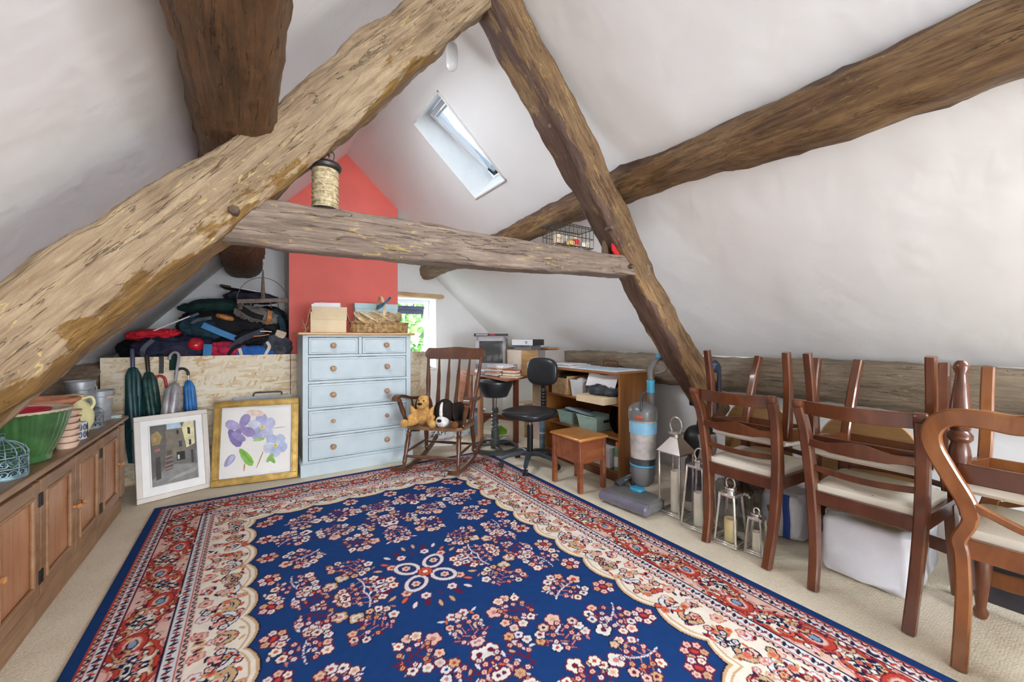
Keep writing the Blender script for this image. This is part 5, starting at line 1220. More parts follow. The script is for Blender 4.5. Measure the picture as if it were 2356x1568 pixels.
# ================================================================== bookcase and its contents
m_teak = wood('teak_veneer', [(.3, '#7a4a25'), (.5, '#9c6433'), (.7, '#b17b47')], (12, 2, 12), .38)
m_teak_v = wood('teak_veneer_end', [(.3, '#7d4d26'), (.5, '#99622f'), (.7, '#ab753f')], (10, 10, 1.6), .38)
m_teak_in = wood('dark_teak_inside', [(.3, '#5c341c'), (.5, '#764728'), (.7, '#8a5836')], (12, 2, 12), .45)
t = thing('bookcase', 'low teak bookcase standing side on along the right wall', 'bookcase', (2.526, 2.27, 0))
Dp, Ln = .44, 1.0
for y in (.009, Ln - .009):
    b = MB(); b.box((Dp / 2, y, .452), (Dp, .022, .904)); b.build('end_panel', m_teak_v, t)
b = MB(); b.box((Dp / 2, Ln / 2, .895), (Dp + .004, Ln - .04, .02)); b.build('top', m_teak, t)
for z, nm in ((.075, 'shelf'), (.355, 'shelf'), (.635, 'shelf')):
    b = MB(); b.box((Dp / 2 + .006, Ln / 2, z), (Dp - .014, Ln - .044, .018)); b.build(nm, m_teak, t)
b = MB(); b.box((.02, Ln / 2, .033), (.018, Ln - .044, .064)); b.build('kick_board', m_teak_in, t)
b = MB(); b.box((Dp - .004, Ln / 2, .47), (.006, Ln - .044, .83)); b.build('back_panel', m_teak_in, t)
X0, Y0 = 2.526, 2.27
t = thing('wooden_crate', 'pale wooden crate on the upper bookcase shelf', 'crate', (X0 + .16, Y0 + .79, .645)); 
for y in (-.11, .11):
    b = MB(); b.box((0, y, .09), (.28, .012, .18)); b.build('end', m_pine, t)
for x in (-.14, .14):
    b = MB(); b.box((x, 0, .08), (.012, .23, .16)); b.build('side', m_pale_oak, t)
b = MB(); b.box((0, 0, .005), (.27, .22, .01)); b.build('base', m_pine, t)
b = MB(); b.blob((0, 0, .11), (.24, .19, .16), 2.5, 24, 12, .02, 14, 8); b.build('dark_cloth', M('dark_green_cloth', '#26321f', .9, var=.3, vs=20), t)
def tub(label, c, w, d, h, mat, rz=0, hole=False, texture=None):
    t = thing('plastic_basket', label, 'basket', c, rz); V = []; F = []; e = .004
    b = MB()
    for s0, z0 in ((.84, 0), (1, h)): V += [(s0 * w / 2 * sx, s0 * d / 2 * sy, z0) for sx, sy in ((-1, -1), (1, -1), (1, 1), (-1, 1))]
    V += [(x * .96, y * .96, z + .004) for x, y, z in V]
    F = [(0, 1, 5, 4), (1, 2, 6, 5), (2, 3, 7, 6), (3, 0, 4, 7), (3, 2, 1, 0), (8, 12, 13, 9), (9, 13, 14, 10), (10, 14, 15, 11), (11, 15, 12, 8), (8, 9, 10, 11), (4, 5, 13, 12), (5, 6, 14, 13), (6, 7, 15, 14), (7, 4, 12, 15)]
    b.add(V, F); b.build('body', mat, t)
    r = MB(); r.sweep([(-w / 2, -d / 2, h), (w / 2, -d / 2, h), (w / 2, d / 2, h), (-w / 2, d / 2, h)], .012, .012, (0, 0, 1), closed=True); r.build('rim', mat, t)
    if hole: hb = MB(); hb.box((0, -d / 2 * .985 - .0005, h * .72), (.07, .004, .022), (-.08, 0, 0), b=.0015); hb.build('hand_hole', m_black, t)
    return t
m_wtub = M('white_plastic_tub', '#dcdde0', .45, var=.03); m_gtub = M('sage_green_plastic', '#93aca2', .5, var=.08, vs=60, bmp=.7, bs=70)
tt = tub('white plastic tub on the upper bookcase shelf', (X0 + .12, Y0 + .55, .645), .2, .17, .15, m_wtub)
b = MB(); b.blob((0, 0, .14), (.16, .13, .07), 2.2, 20, 10, .012, 20, 3); b.build('crumpled_paper', m_p2, tt)
tub('pale green woven plastic basket, left of two on the middle shelf', (X0 + .14, Y0 + .72, .365), .24, .2, .115, m_gtub)
tub('pale green woven plastic basket with a hand hole, nearer of two on the middle shelf', (X0 + .13, Y0 + .40, .365), .24, .26, .12, M('pale_sage_plastic', '#a9c4b8', .5, var=.08, vs=60, bmp=.7, bs=70), 0, True)
b = MB(); b.box((0, 0, .004), (.06, .30, .008), (.12, 0, 0)); o = b.build('ruler', M('clear_blue_plastic', '#a9bccb', .3), loc=(X0 + .06, Y0 + .55, .503), rot=(0, 0, .15)); tag(o, 'pale blue plastic strip lying across the green baskets', 'ruler')
t = thing('cardboard_tray', 'shallow cardboard tray jutting from the upper bookcase shelf', 'tray', (X0 + .02, Y0 + .22, .645)); b = MB(); b.box((.02, 0, .03), (.34, .33, .06), b=.003); b.build('body', m_card2, t)
b = MB(); b.blob((.06, -.02, .10), (.30, .32, .09), 3, 44, 24, .028, 9, 6, ridged=True); o = b.build('black_plastic_sack', M('black_polythene', '#3b4048', .22, var=.15, vs=12), loc=(X0 + .02, Y0 + .22, .645)); tag(o, 'crumpled shiny black polythene sack in the cardboard tray', 'bag')
b = MB(); b.grid(lambda u, v: ((u - .5) * .015 + .012 * sin(v * 4), (v - .5) * .34, (u - .5) * .12 + .006 * sin(v * 9)), 4, 14, thick=.003); o = b.build('white_envelope', m_paper, loc=(X0 + .05, Y0 + .25, .82), rot=(0, .25, 0)); tag(o, 'large white envelope propped above the black sack', 'envelope')
for k in range(3):
    b = MB(); b.lathe([(0, .0), (.09, .0), (.125, .012), (.128, .016), (.09, .006), (0, .006)], 32); o = b.build('plate', M('dark_glazed_plate', '#3a2a33', .15, var=.1), loc=(X0 + .14, Y0 + .10 + .035 * k, .365 + .128), rot=(pi / 2 - .12, 0, .2)); tag(o, ('nearest', 'middle', 'farthest')[k] + ' of the dark plates standing on edge on the middle shelf', 'plate', 'dark plates on the middle shelf')
carton('white_carton', 'white carton on the bottom shelf of the bookcase', (X0 + .16, Y0 + .28, .085), (.26, .28, .17), m_wbox, lid=.03)
def bottle(label, c, r, h, body, cap, lab=None):
    t = thing('bottle', label, 'bottle', c); b = MB(); b.lathe([(0, 0), (r, 0), (r, h * .6), (r * .85, h * .72), (r * .4, h * .82), (r * .4, h * .86), (0, h * .86)], 18); b.build('body', body, t)
    b = MB(); b.lathe([(0, h * .85), (r * .5, h * .85), (r * .5, h), (0, h)], 14); b.build('cap', cap, t)
    if lab: b = MB(); b.lathe([(r, h * .15), (r * 1.02, h * .15), (r * 1.02, h * .5), (r, h * .5)], 18); b.build('label_band', lab, t)
bottle('green spray bottle with an orange cap on the bottom shelf', (X0 + .05, Y0 + .07, .085), .03, .24, M('green_bottle', '#6f9c78', .3), M('orange_cap', '#d9703a', .4), m_wbox)
bottle('navy and white detergent bottle on the carpet between bookcase and vacuum cleaner', (2.64, 2.19, .001), .055, .27, M('navy_bottle', '#27407a', .3), m_wbox, M('pale_blue_label', '#8fb4da', .4, var=.2, vs=30))
b = MB(); b.box((0, 0, .003), (.40, .86, .006)); o = b.build('drawing_folder', M('white_board_card', '#e2e6e8', .5, var=.03), loc=(X0 + .23, Y0 + .5, .9065)); tag(o, 'white artist folder lying flat on the bookcase', 'folder')
b = MB(); b.box((0, 0, .002), (.26, .44, .004)); o = b.build('blue_print', M('pale_blue_sheet', '#b9cfdf', .5, var=.05, vs=5), loc=(X0 + .20, Y0 + .40, .913), rot=(0, 0, .12)); tag(o, 'pale blue sheet lying on the white folder', 'paper')
stack('loose_papers', 'small stack of white papers at the far end of the bookcase top', (X0 + .2, Y0 + .82, .913), .15, 5, .26, .3, .006, [m_paper, m_p3, m_p2], 12)
b = MB(); b.tube(spline([(0, -.09, 0), (0, -.085, .045), (0, -.05, .055), (0, .05, .055), (0, .085, .045), (0, .09, 0)], 5), .007, 8); b.box((0, 0, -.004), (.05, .22, .008)); o = b.build('case_handle', M('brown_leather', '#6d3f2e', .5, var=.1), loc=(X0 + .42, Y0 + .5, .918)); tag(o, 'brown leather carrying handle standing up at the back of the bookcase', 'handle')
# sewing box stool
m_stool = wood('polished_red_brown', [(.3, '#6f3a22'), (.5, '#8f5233'), (.7, '#a56a47')], (2.5, 14, 14), .3, coat=.2); m_stool_top = wood('honey_top', [(.3, '#a8672f'), (.5, '#c98a4b'), (.7, '#d9a468')], (2.5, 16, 16), .25, coat=.4)
t = thing('sewing_box', 'square red-brown sewing box stool with a honey coloured lid', 'sewing box', (2.243, 2.455, .001))
b = MB(); b.box((0, 0, .41), (.31, .37, .022), b=.007); b.build('lid', m_stool_top, t)
for s_ in (-1, 1):
    b = MB(); b.box((s_ * .125, 0, .31), (.014, .28, .178)); b.build('panel', m_stool, t); b = MB(); b.box((0, s_ * .157, .31), (.22, .014, .178)); b.build('panel', m_stool, t)
    for s2 in (-1, 1):
        b = MB(); b.box((s_ * .122, s2 * .155, .2), (.036, .036, .40)); b.build('leg', m_stool, t)

# ================================================================== vacuum cleaners and lanterns along the right side
m_vgrey = M('vacuum_grey', '#6e6c6b', .3, var=.06); m_vdark = M('vacuum_dark', '#3c3d41', .35, var=.06); m_vblue = M('vacuum_turquoise', '#3f9cbf', .35, var=.05); m_vclear = M('smoky_clear_bin', '#b3aca6', .12, var=.12, vs=16, coat=.8); m_vlb = M('bin_pale_blue', '#86bcd8', .3)
t = thing('vacuum_cleaner', 'grey and turquoise upright vacuum cleaner beside the sewing box', 'vacuum cleaner', (2.40, 1.945, .001), radians(186))
# local: x forward (to the rug), y left
b = MB(); b.blob((.12, 0, .05), (.25, .41, .095), 4.5, 40, 14, flat=-.045); b.build('floor_head', m_vgrey, t, ang=180)
b = MB(); b.rod((.225, -.195, .05), (.225, .195, .05), [(0, .03), (.03, .04), (.97, .04), (1, .03)], 18); b.build('brush_cover', M('smoky_purple_plastic', '#6d6a78', .12, var=.08, coat=.6), t)
b = MB(); b.blob((.06, .0, .105), (.09, .10, .03), 3); b.build('pedal', m_vblue, t, ang=180)
b = MB(); b.tube(spline([(.10, -.15, .10), (.02, -.13, .13), (-.03, -.07, .17)], 5), .028, 12); b.build('hinge_arm', m_vdark, t)
cz = -.01
b = MB(); b.lathe([(0, .12), (.05, .12), (.078, .15), (.086, .21), (.088, .27), (0, .27)], 32, (cz, 0, 0)); b.build('motor_housing', m_vgrey, t)
b = MB(); b.lathe([(.088, .265), (.092, .268), (.092, .278), (.088, .281)], 32, (cz, 0, 0)); b.build('turquoise_band', m_vblue, t)
b = MB(); b.lathe([(0, .281), (.09, .281), (.09, .325), (0, .325)], 32, (cz, 0, 0)); b.build('filter_ring', m_vdark, t)
b = MB(); b.lathe([(0, .325), (.088, .325), (.096, .60), (0, .60)], 36, (cz, 0, 0)); b.build('dust_bin', m_vclear, t)
b = MB(); b.lathe([(.0955, .505), (.097, .505), (.0985, .585), (.0965, .585)], 36, (cz, 0, 0)); b.build('blue_filter_band', m_vlb, t)
b = MB(); b.lathe([(0, .60), (.102, .60), (.104, .66), (.096, .69), (.06, .72), (0, .725)], 36, (cz, 0, 0)); b.build('bin_lid', m_vgrey, t)
b = MB(); b.box((cz + .1, .035, .63), (.012, .05, .018)); b.build('red_badge', M('orange_red_badge', '#d8552f', .4), t)
b = MB(); b.tube(spline([(cz + .085, .04, .67), (cz + .075, .035, .735), (cz + .02, .01, .775), (cz - .04, -.01, .785)], 5), .010, 10); b.build('carry_handle', m_vdark, t)
b = MB(); b.sweep([(cz - .105, -.02, .17), (cz - .10, -.02, .45), (cz - .085, -.02, .70)], .09, .06, (0, 1, 0)); b.build('spine', m_vdark, t)
b = MB(); b.rod((cz - .06, .03, .70), (cz - .055, .03, .80), .026, 16); b.build('neck', m_vgrey, t)
b = MB(); b.rod((cz - .055, .03, .795), (cz - .055, .03, .885), [(0, .03), (.12, .03), (.13, .027), (.85, .027), (.86, .031), (1, .031)], 16); b.build('turquoise_collar', m_vblue, t)
b = MB(); b.tube(spline([(cz - .055, .03, .885), (cz - .055, .03, .955), (cz - .065, .055, 1.01), (cz - .075, .085, 1.055)], 6), .021, 12); b.build('handle_tube', m_vgrey, t)
b = MB(); b.tube(spline([(cz - .078, .085, 1.04), (cz - .09, .125, 1.02), (cz - .09, .13, .965), (cz - .065, .06, .935)], 6), .010, 10); b.build('grip_loop', m_vgrey, t)
b = MB(); b.rod((cz - .073, .082, 1.05), (cz - .08, .096, 1.075), .025, 14); b.build('turquoise_cap', m_vblue, t)
b = MB(); b.tube(spline([(cz - .10, -.075, .66), (cz - .12, -.09, .45), (cz - .10, -.10, .22), (cz - .04, -.09, .15), (.03, -.05, .13)], 6), .018, 10); b.build('hose', m_vdark, t)
# dark cylinder cleaner with its tubes propped on the wall
t = thing('cylinder_vacuum', 'black cylinder vacuum cleaner behind the lanterns with its tubes propped up', 'vacuum cleaner', (2.80, 1.74, .001), radians(205))
b = MB(); b.blob((0, 0, .42), (.26, .22, .24), 3, 32, 18); b.build('body', m_black, t, ang=180)
b = MB(); b.box((.0, 0, .15), (.2, .18, .30)); b.build('base', m_vdark, t)
b = MB(); b.lathe([(.0, .3), (.06, .3), (.065, .5), (0, .51)], 24, (.08, .05, 0)); b.build('dust_cup', m_vclear, t)
b = MB(); b.rod((-.02, -.03, .3), (-.07, .05, 1.02), .016, 12); b.build('wand', m_vdark, t)
b = MB(); b.tube(spline([(.05, .06, .5), (.04, .12, .75), (-.03, .12, .98), (-.08, .07, 1.0), (-.06, .02, .8), (-.03, -.02, .5)], 8), .015, 10); b.build('hose', M('dark_navy_hose', '#2f3342', .4), t)
b = MB(); b.box((-.05, .10, .975), (.035, .04, .07), (0, .2, 0)); b.build('blue_clip', M('steel_blue_clip', '#4e79a8', .4), t)
b = MB(); b.tube(spline([(-.07, .0, .93), (-.08, -.05, .8), (-.075, -.07, .72)], 6), .005, 6); b.blob((-.075, -.07, .70), (.035, .03, .05), 3); b.build('mains_lead', m_black, t)

m_nickel = M('polished_nickel', '#d6d1ca', .26, .85, var=.05, vs=8); m_lglass = glass('lantern_glass', '#ffffff', .1); m_wax = M('ivory_wax', '#ece3cf', .5, var=.03); m_wax2 = M('yellow_wax', '#e8d49a', .5, var=.04)
def lantern(label, c, wb_, wt, he, hr, ring, rz, ch, cr, wax, roof_=True, tilt=0):
    t = thing('lantern', label, 'lantern', c, rz, 'steel lanterns by the chairs', rot=(0, tilt, rz)); p = .012
    b = MB(); b.box((0, 0, .008), (wb_, wb_, .016)); b.build('base', m_nickel, t)
    for sx in (-1, 1):
        for sy in (-1, 1):
            b = MB(); b.bar((sx * (wb_ / 2 - p / 2), sy * (wb_ / 2 - p / 2), .014), (sx * (wt / 2 - p / 2), sy * (wt / 2 - p / 2), he), p, p); b.build('post', m_nickel, t)
    b = MB()
    for s_ in (-1, 1): b.box((0, s_ * (wt / 2 - p / 2), he), (wt, p, p)); b.box((s_ * (wt / 2 - p / 2), 0, he), (p, wt - 2 * p, p)); b.box((0, s_ * (wb_ / 2 - p / 2), .022), (wb_ - 2 * p, p, p)); b.box((s_ * (wb_ / 2 - p / 2), 0, .022), (p, wb_ - 2 * p, p))
    b.build('rails', m_nickel, t)
    for k in range(4):
        R = Matrix.Rotation(k * pi / 2, 3, 'Z'); V = [R @ Vector(q) for q in ((wb_ / 2 - p / 2, -wb_ / 2 + p, .026), (wb_ / 2 - p / 2, wb_ / 2 - p, .026), (wt / 2 - p / 2, wt / 2 - p, he - .006), (wt / 2 - p / 2, -wt / 2 + p, he - .006))]
        V2 = [v - (R @ Vector((.002, 0, 0))) for v in V]; g = MB(); g.add(V + V2, [(0, 1, 2, 3), (7, 6, 5, 4), (0, 4, 5, 1), (1, 5, 6, 2), (2, 6, 7, 3), (3, 7, 4, 0)]); g.build('glass_pane', m_lglass, t)
    n = .026; r = MB()
    a = wt / 2 + .008
    if roof_:
        V = [(-a, -a, he + .006), (a, -a, he + .006), (a, a, he + .006), (-a, a, he + .006), (-n, -n, hr), (n, -n, hr), (n, n, hr), (-n, n, hr)]
        r.add(V, [(0, 1, 5, 4), (1, 2, 6, 5), (2, 3, 7, 6), (3, 0, 4, 7), (4, 5, 6, 7), (3, 2, 1, 0)])
    else: r.box((0, 0, he + .008), (wt, wt, .008)); 
    r.build('roof', m_nickel, t)
    b = MB()
    if roof_: b.lathe([(0, hr - .004), (.022, hr - .004), (.02, hr + .02), (.05, hr + .026), (.052, hr + .034), (.03, hr + .04), (0, hr + .04)], 24)
    else: b.lathe([(0, he + .01), (.026, he + .01), (.026, hr - .008), (.032, hr - .004), (.03, hr + .002), (0, hr + .002)], 24)
    b.build('chimney', m_nickel, t)
    zc = hr + (.03 if roof_ else -.004); b = MB(); b.tube([(0, ring * .8 * cos(q), zc + ring * .9 + ring * sin(q)) for q in [(-.9 + i / 20 * (pi + 1.8)) for i in range(21)]], .005, 8); b.build('handle', m_nickel, t)
    b = MB(); b.lathe([(0, .017), (cr, .017), (cr, .017 + ch), (cr * .9, .02 + ch), (cr * .5, .012 + ch), (0, .012 + ch)], 24); b.rod((0, 0, .01 + ch), (0, 0, .025 + ch), .0015, 5)
    b.build('candle', wax, t)
lantern('tallest steel lantern with a pyramid roof beside the vacuum cleaner', (2.43, 1.685, .001), .165, .165, .42, .52, .055, 0, .27, .034, m_wax)
lantern('second tallest steel lantern with tapering sides and an ivory candle', (2.375, 1.48, .001), .165, .115, .385, .425, .04, 0, .20, .034, m_wax, False)
lantern('mid sized tapering steel lantern with a yellowish candle', (2.345, 1.268, .001), .135, .095, .285, .325, .032, 0, .125, .034, m_wax2, False)
lantern('smallest steel lantern with a short pale candle', (2.355, 1.128, .001), .098, .072, .195, .222, .018, .1, .10, .024, m_wax, False)

# ================================================================== dining chairs stacked seat to seat
m_mah = wood('mahogany', [(.3, '#41200f'), (.5, '#60321b'), (.7, '#7c4b2c')], (7, 7, 2.2), .28, coat=.35)
m_mah_o = wood('orange_mahogany', [(.3, '#5c3116'), (.5, '#7f4b26'), (.7, '#996337')], (7, 7, 2.2), .28, coat=.35)
def damask():
    m, nt, b = newmat('ivory_damask'); b.inputs['Roughness'].default_value = .75
    v = coords(nt, (1, 1, 1), (0, 0, .78)); vo = node(nt, 'ShaderNodeTexVoronoi'); vo.inputs['Scale'].default_value = 24; vo.inputs['Randomness'].default_value = .12; nt.links.new(v, vo.inputs['Vector'])
    nt.links.new(ramp(nt, vo.outputs['Distance'], [(.07, '#b3a78f'), (.13, '#ece4d4')]), b.inputs['Base Color']); n = noise_n(nt, v, 160, 2); bump(nt, b, n.outputs[0], .2, .003); return m
m_seatf = damask(); m_hess = M('hessian_webbing', '#a8925a', .9, var=.15, vs=60)
def pad(t, w0, w1, d, z0, z1):
    b = MB()
    def top(u, v):
        x = .02 + d * v; w = w0 + (w1 - w0) * v; q = 1 - (2 * u - 1) ** 8 * .6; q2 = 1 - (2 * v - 1) ** 8 * .6
        return (x, (u - .5) * w, z0 + (z1 - z0) * (.4 + .6 * min(q, q2)) * 1.0)
    b.grid(top, 16, 14, thick=0)
    n = len(b.v); V = b.v; w = 17
    ring = [i for i in range(17)] + [j * w + 16 for j in range(1, 15)] + [14 * w + i for i in range(15, -1, -1)] + [j * w for j in range(13, 0, -1)]
    base = len(V); low = [(V[i][0], V[i][1], z0 - .01) for i in ring]; b.v += low
    for k in range(len(ring)): b.f.append((ring[k], ring[(k + 1) % len(ring)], base + (k + 1) % len(ring), base + k)); b.mi.append(0)
    b.f.append(tuple(base + k for k in range(len(ring)))); b.mi.append(0)
    return b.build('seat_pad', m_seatf, t, ang=60)
def regency(label, loc, rot):
    t = thing('dining_chair', label, 'chair', loc, 0, 'dining chairs stacked seat to seat', rot=rot)
    for s_ in (-1, 1):
        path = spline([(-.045, s_ * .165, 0), (-.005, s_ * .172, .15), (.015, s_ * .182, .32), (.018, s_ * .19, .46), (.0, s_ * .197, .60), (-.035, s_ * .204, .76), (-.085, s_ * .210, .875)], 6); n = len(path)
        b = MB(); b.sweep(path, [.040 + .004 * (i / n) for i in range(n)], [.044 + .022 * math.exp(-((i / n - .5) / .2) ** 2) for i in range(n)], (0, 1, 0), rnd=.3)
        b.rod((-.092, s_ * .210 - .02, .885), (-.092, s_ * .210 + .02, .885), [(0, .019), (.1, .022), (.9, .022), (1, .019)], 16); b.build('back_leg', m_mah, t)
        b = MB(); b.sweep(spline([(.40, s_ * .205, .44), (.405, s_ * .208, .33), (.425, s_ * .212, .18), (.475, s_ * .216, 0)], 6), .034, [.058 - .0013 * i for i in range(19)], (0, 1, 0), rnd=.3); b.build('front_leg', m_mah, t)
        b = MB(); b.bar((.01, s_ * .186, .43), (.42, s_ * .208, .43), .026, .062); b.build('side_rail', m_mah, t)
    b = MB(); b.bar((.01, -.185, .43), (.01, .185, .43), .026, .062); b.build('back_seat_rail', m_mah, t)
    b = MB(); b.bar((.415, -.205, .43), (.415, .205, .43), .026, .062); b.build('front_seat_rail', m_mah, t)
    b = MB(); b.sweep([(-.074 - .025 * cos(u * pi / 2) + .012, u * .205, .868 - .006 * cos(u * pi / 2)) for u in [-1 + i / 10 for i in range(21)]], .062, .020, (0, 0, 1)); b.build('top_rail', m_mah, t)
    hs = [.034 + .024 * math.exp(-((i - 10) / 3.4) ** 2) + (.008 if 4 < i < 16 else 0) for i in range(21)]
    b = MB(); b.sweep([(-.032 - .012 * cos(u * pi / 2), u * .2, .695 + .004 * cos(u * 6)) for u in [-1 + i / 10 for i in range(21)]], hs, .016, (0, 0, 1)); b.build('shaped_rail', m_mah, t)
    b = MB(); b.sweep([(.004 - .006 * cos(u * pi / 2), u * .195, .575 - .016 * cos(u * pi / 2)) for u in [-1 + i / 10 for i in range(21)]], .026, .016, (0, 0, 1)); b.build('lower_rail', m_mah, t)
    pad(t, .355, .395, .375, .458, .510)
    b = MB(); b.box((.21, 0, .442), (.36, .35, .008)); b.build('webbing', m_hess, t)
    return t
XA = 2.285
G = 'dining chairs stacked seat to seat'
cA = regency('upright mahogany dining chair nearest the lanterns', (XA, 1.19, .001), (0, 0, 0))
dup(cA, (XA - .005, .652, .001), (0, 0, 0), 'upright mahogany dining chair standing over the white bag', G)
dup(cA, (XA + .515, 1.185, 1.075), (0, pi + .10, 0), 'upside-down mahogany chair on top of the chair by the lanterns', G)
dup(cA, (XA + .505, .655, 1.075), (0, pi + .10, 0), 'upside-down mahogany chair stacked above the white bag', G)
def balloon(label, loc, rot, mw):
    t = thing('balloon_back_chair', label, 'chair', loc, 0, 'balloon back chairs', rot=rot)
    half = [(.19, 0), (.188, .12), (.186, .26), (.19, .40), (.197, .455), (.170, .53), (.178, .60), (.222, .70), (.258, .79), (.258, .855), (.215, .905), (.13, .912), (.06, .905), (0, .918)]
    def xx(z): return -.02 - .14 * max(0, (z - .45)) ** 1.25 - (.05 * ((.3 - z) / .3) ** 2 if z < .3 else 0)
    pts = [(xx(z), y, z) for y, z in half] + [(xx(z), -y, z) for y, z in half[-2::-1]]
    path = spline(pts, 6); n = len(path)
    b = MB(); b.sweep(path, [.034] * n, [.052 + .016 * math.exp(-((i / n - .5) / .16) ** 2) - (.01 if abs(i / n - .5) > .3 else 0) for i in range(n)], (1, 0, 0), rnd=.35); b.build('balloon_back', mw, t)
    b = MB(); b.sweep(spline([(xx(.62) + .0, .185, .605), (xx(.58), .12, .575), (xx(.55), .05, .545), (xx(.54), 0, .54), (xx(.55), -.05, .545), (xx(.58), -.12, .575), (xx(.62), -.185, .605)], 5), .03, .024, (1, 0, 0)); b.build('cross_rail', mw, t)
    for s_ in (-1, 1):
        b = MB(); b.lathe([(0, 0), (.012, 0), (.02, .01), (.024, .03), (.016, .05), (.02, .09), (.03, .17), (.034, .24), (.026, .27), (.036, .285), (.036, .3), (.024, .315), (.03, .34), (.032, .36), (.028, .40), (0, .40)], 18, (.40, s_ * .2, 0)); b.build('front_leg', m_mah, t)
        b = MB(); b.bar((.0, s_ * .185, .425), (.42, s_ * .21, .425), .028, .07); b.build('side_rail', m_mah, t)
        b = MB(); b.rod((-.018, s_ * .186, .435), (-.026, s_ * .186, .435), .012, 10); b.build('screw_cap', m_steel, t)
    for x in (.0, .42):
        b = MB(); b.bar((x, -.2, .425), (x, .2, .425), .026, .07); b.build('seat_rail', mw if x == 0 else m_mah, t)
    pad(t, .37, .40, .38, .455, .51); b = MB(); b.box((.21, 0, .437), (.36, .35, .008)); b.build('webbing', m_hess, t)
    return t
cC = balloon('orange-brown balloon back chair at the right edge of the picture', (2.215, .145, .001), (0, 0, 0), m_mah_o)
dup(cC, (2.215 + .50, .155, 1.07), (0, pi + .10, 0), 'upside-down chair with a turned leg on top of the balloon back chair', 'balloon back chairs')
# two rounded table leaves leaning on the wall behind the chairs
m_leafw = wood('polished_oval_leaf', [(.3, '#7d5a38'), (.5, '#a07a4e'), (.7, '#b9945f')], (2, 2, 14), .25, coat=.3)
for y, w, h, lab in ((1.41, .44, .765, 'rounded polished table leaf behind the chair nearest the lanterns'), (.82, .46, .765, 'rounded polished table leaf behind the chair over the white bag')):
    t = thing('table_leaf', lab, 'table leaf', (2.93, y, .001), 0, 'rounded table leaves', rot=(0, .045, 0))
    poly = [(-w / 2, 0), (w / 2, 0)] + [(w / 2 * cos(a), h - .24 + .24 * sin(a)) for a in [i / 24 * pi for i in range(25)]]
    M_ = Matrix(((0, 0, 1), (1, 0, 0), (0, 1, 0)))
    b = MB(); b.prism(poly, -.009, .009, M_); b.build('board', m_leafw, t)
    b = MB(); b.tube([(0, p[0] * 1.003, h - .24 + (p[1] - h + .24) * 1.005) for p in poly[2:]], .009, 8); b.build('pale_edge', M('pale_edge_wood', '#cfae86', .3), t)
# bags under the chairs
m_poly = M('white_polythene', '#e2e2ea', .35, var=.03, vs=5, bmp=.3, bs=9, bd=.02)
t = thing('white_carrier_bag', 'large white plastic bag of bulky things under the second chair', 'bag', (2.73, .71, .002), .05)
b = MB(); b.blob((0, 0, .155), (.56, .36, .31), 10, 72, 36, .03, 4.5, 2, flat=-.150, ridged=True); b.build('body', m_poly, t, ang=70)
t = thing('supermarket_bag', 'white carrier bag with blue stripes under the chair by the lanterns', 'bag', (2.80, 1.13, .002), -.1)
b = MB(); b.blob((0, 0, .145), (.32, .24, .29), 7, 56, 28, .02, 7, 5, flat=-.14); b.build('body', m_poly, t, ang=70)
b = MB(); b.sweep(spline([(-.163, -.05, .02), (-.168, -.055, .12), (-.166, -.05, .2), (-.15, -.045, .27)], 5), .035, .012, (0, 1, 0)); b.build('blue_stripe', M('navy_print', '#2b4b97', .4), t)
b = MB(); b.sweep(spline([(-.166, .05, .05), (-.17, .03, .12), (-.168, .05, .18)], 5), .02, .012, (0, 1, 0)); b.build('red_stripe', M('brown_print', '#8c5a4a', .4), t)
m_film = glass('clear_polythene', '#dfe6ea', .5, .12)
b = MB(); b.blob((0, 0, .14), (.26, .26, .28), 5, 44, 24, .03, 8, 12, flat=-.135, ridged=True); o = b.build('clear_plastic_bag', m_film, loc=(2.62, 1.36, .002)); tag(o, 'clear crumpled plastic bag behind the small lanterns', 'bag')
b = MB(); b.blob((0, 0, .10), (.16, .14, .2), 2.6, 28, 16, .012, 14, 3, flat=-.098); o = b.build('fleece_toy', M('cream_fleece', '#e6d9c0', .95, var=.1, vs=30, bmp=.8, bs=120), loc=(2.08, .07, .002)); tag(o, 'cream fleecy bundle on the carpet at the right edge', 'fleece')
b = MB(); b.box((0, 0, .14), (.3, .5, .28)); o = b.build('dark_case', M('dark_fabric_case', '#3d3a40', .8, var=.1), loc=(2.95, .10, .002)); tag(o, 'dark fabric case on the carpet under the balloon back chair', 'case')

# ================================================================== heap of bags on the platform
def cloth(name, c, var=.3): return M('fabric_' + name, c, .8, var=var, vs=11, bmp=.5, bs=16, bd=.02, spec=.3)
m_strapg = cloth('grey_webbing', '#3c4048', .1)
HB = 'bags heaped on the platform'
def bag(name, label, c, s, mat, seed, rot=(0, 0, 0), e=2.6, amp=.03, fr=6, cat='bag', extra=None):
    t = thing(name, label, cat, (c[0], c[1], c[2] - s[2] / 2), 0, HB, rot=rot)
    b = MB(); b.blob((0, 0, s[2] / 2), s, e, 72, 36, amp * 1.35, fr * 1.5, seed, ridged=True); b.build('body', mat, t, ang=80)
    for nm, pts, w, h, side, mm in (extra or ()):
        b = MB(); b.sweep(spline(pts, 6), w, h, side); b.build(nm, mm, t)
    return t
blk = cloth('black', '#15161a'); nav = cloth('navy', '#22253a'); grn = cloth('bottle_green', '#14302c'); ppl = cloth('dusk_purple', '#2e2b3d'); red = cloth('red', '#c3202f', .15); blu = cloth('royal_blue', '#2a62ad', .15); gry = cloth('slate', '#4a4d57'); tea = cloth('teal', '#1d3542'); pnk = cloth('crimson', '#b5284a', .15); bei = cloth('beige', '#cdb9a0', .1); olv = cloth('olive_grey', '#76706a', .12)
tan_l = M('tan_leather', '#b4743f', .45, var=.1); strap_b = M('blue_webbing', '#2f77ad', .6, var=.08)
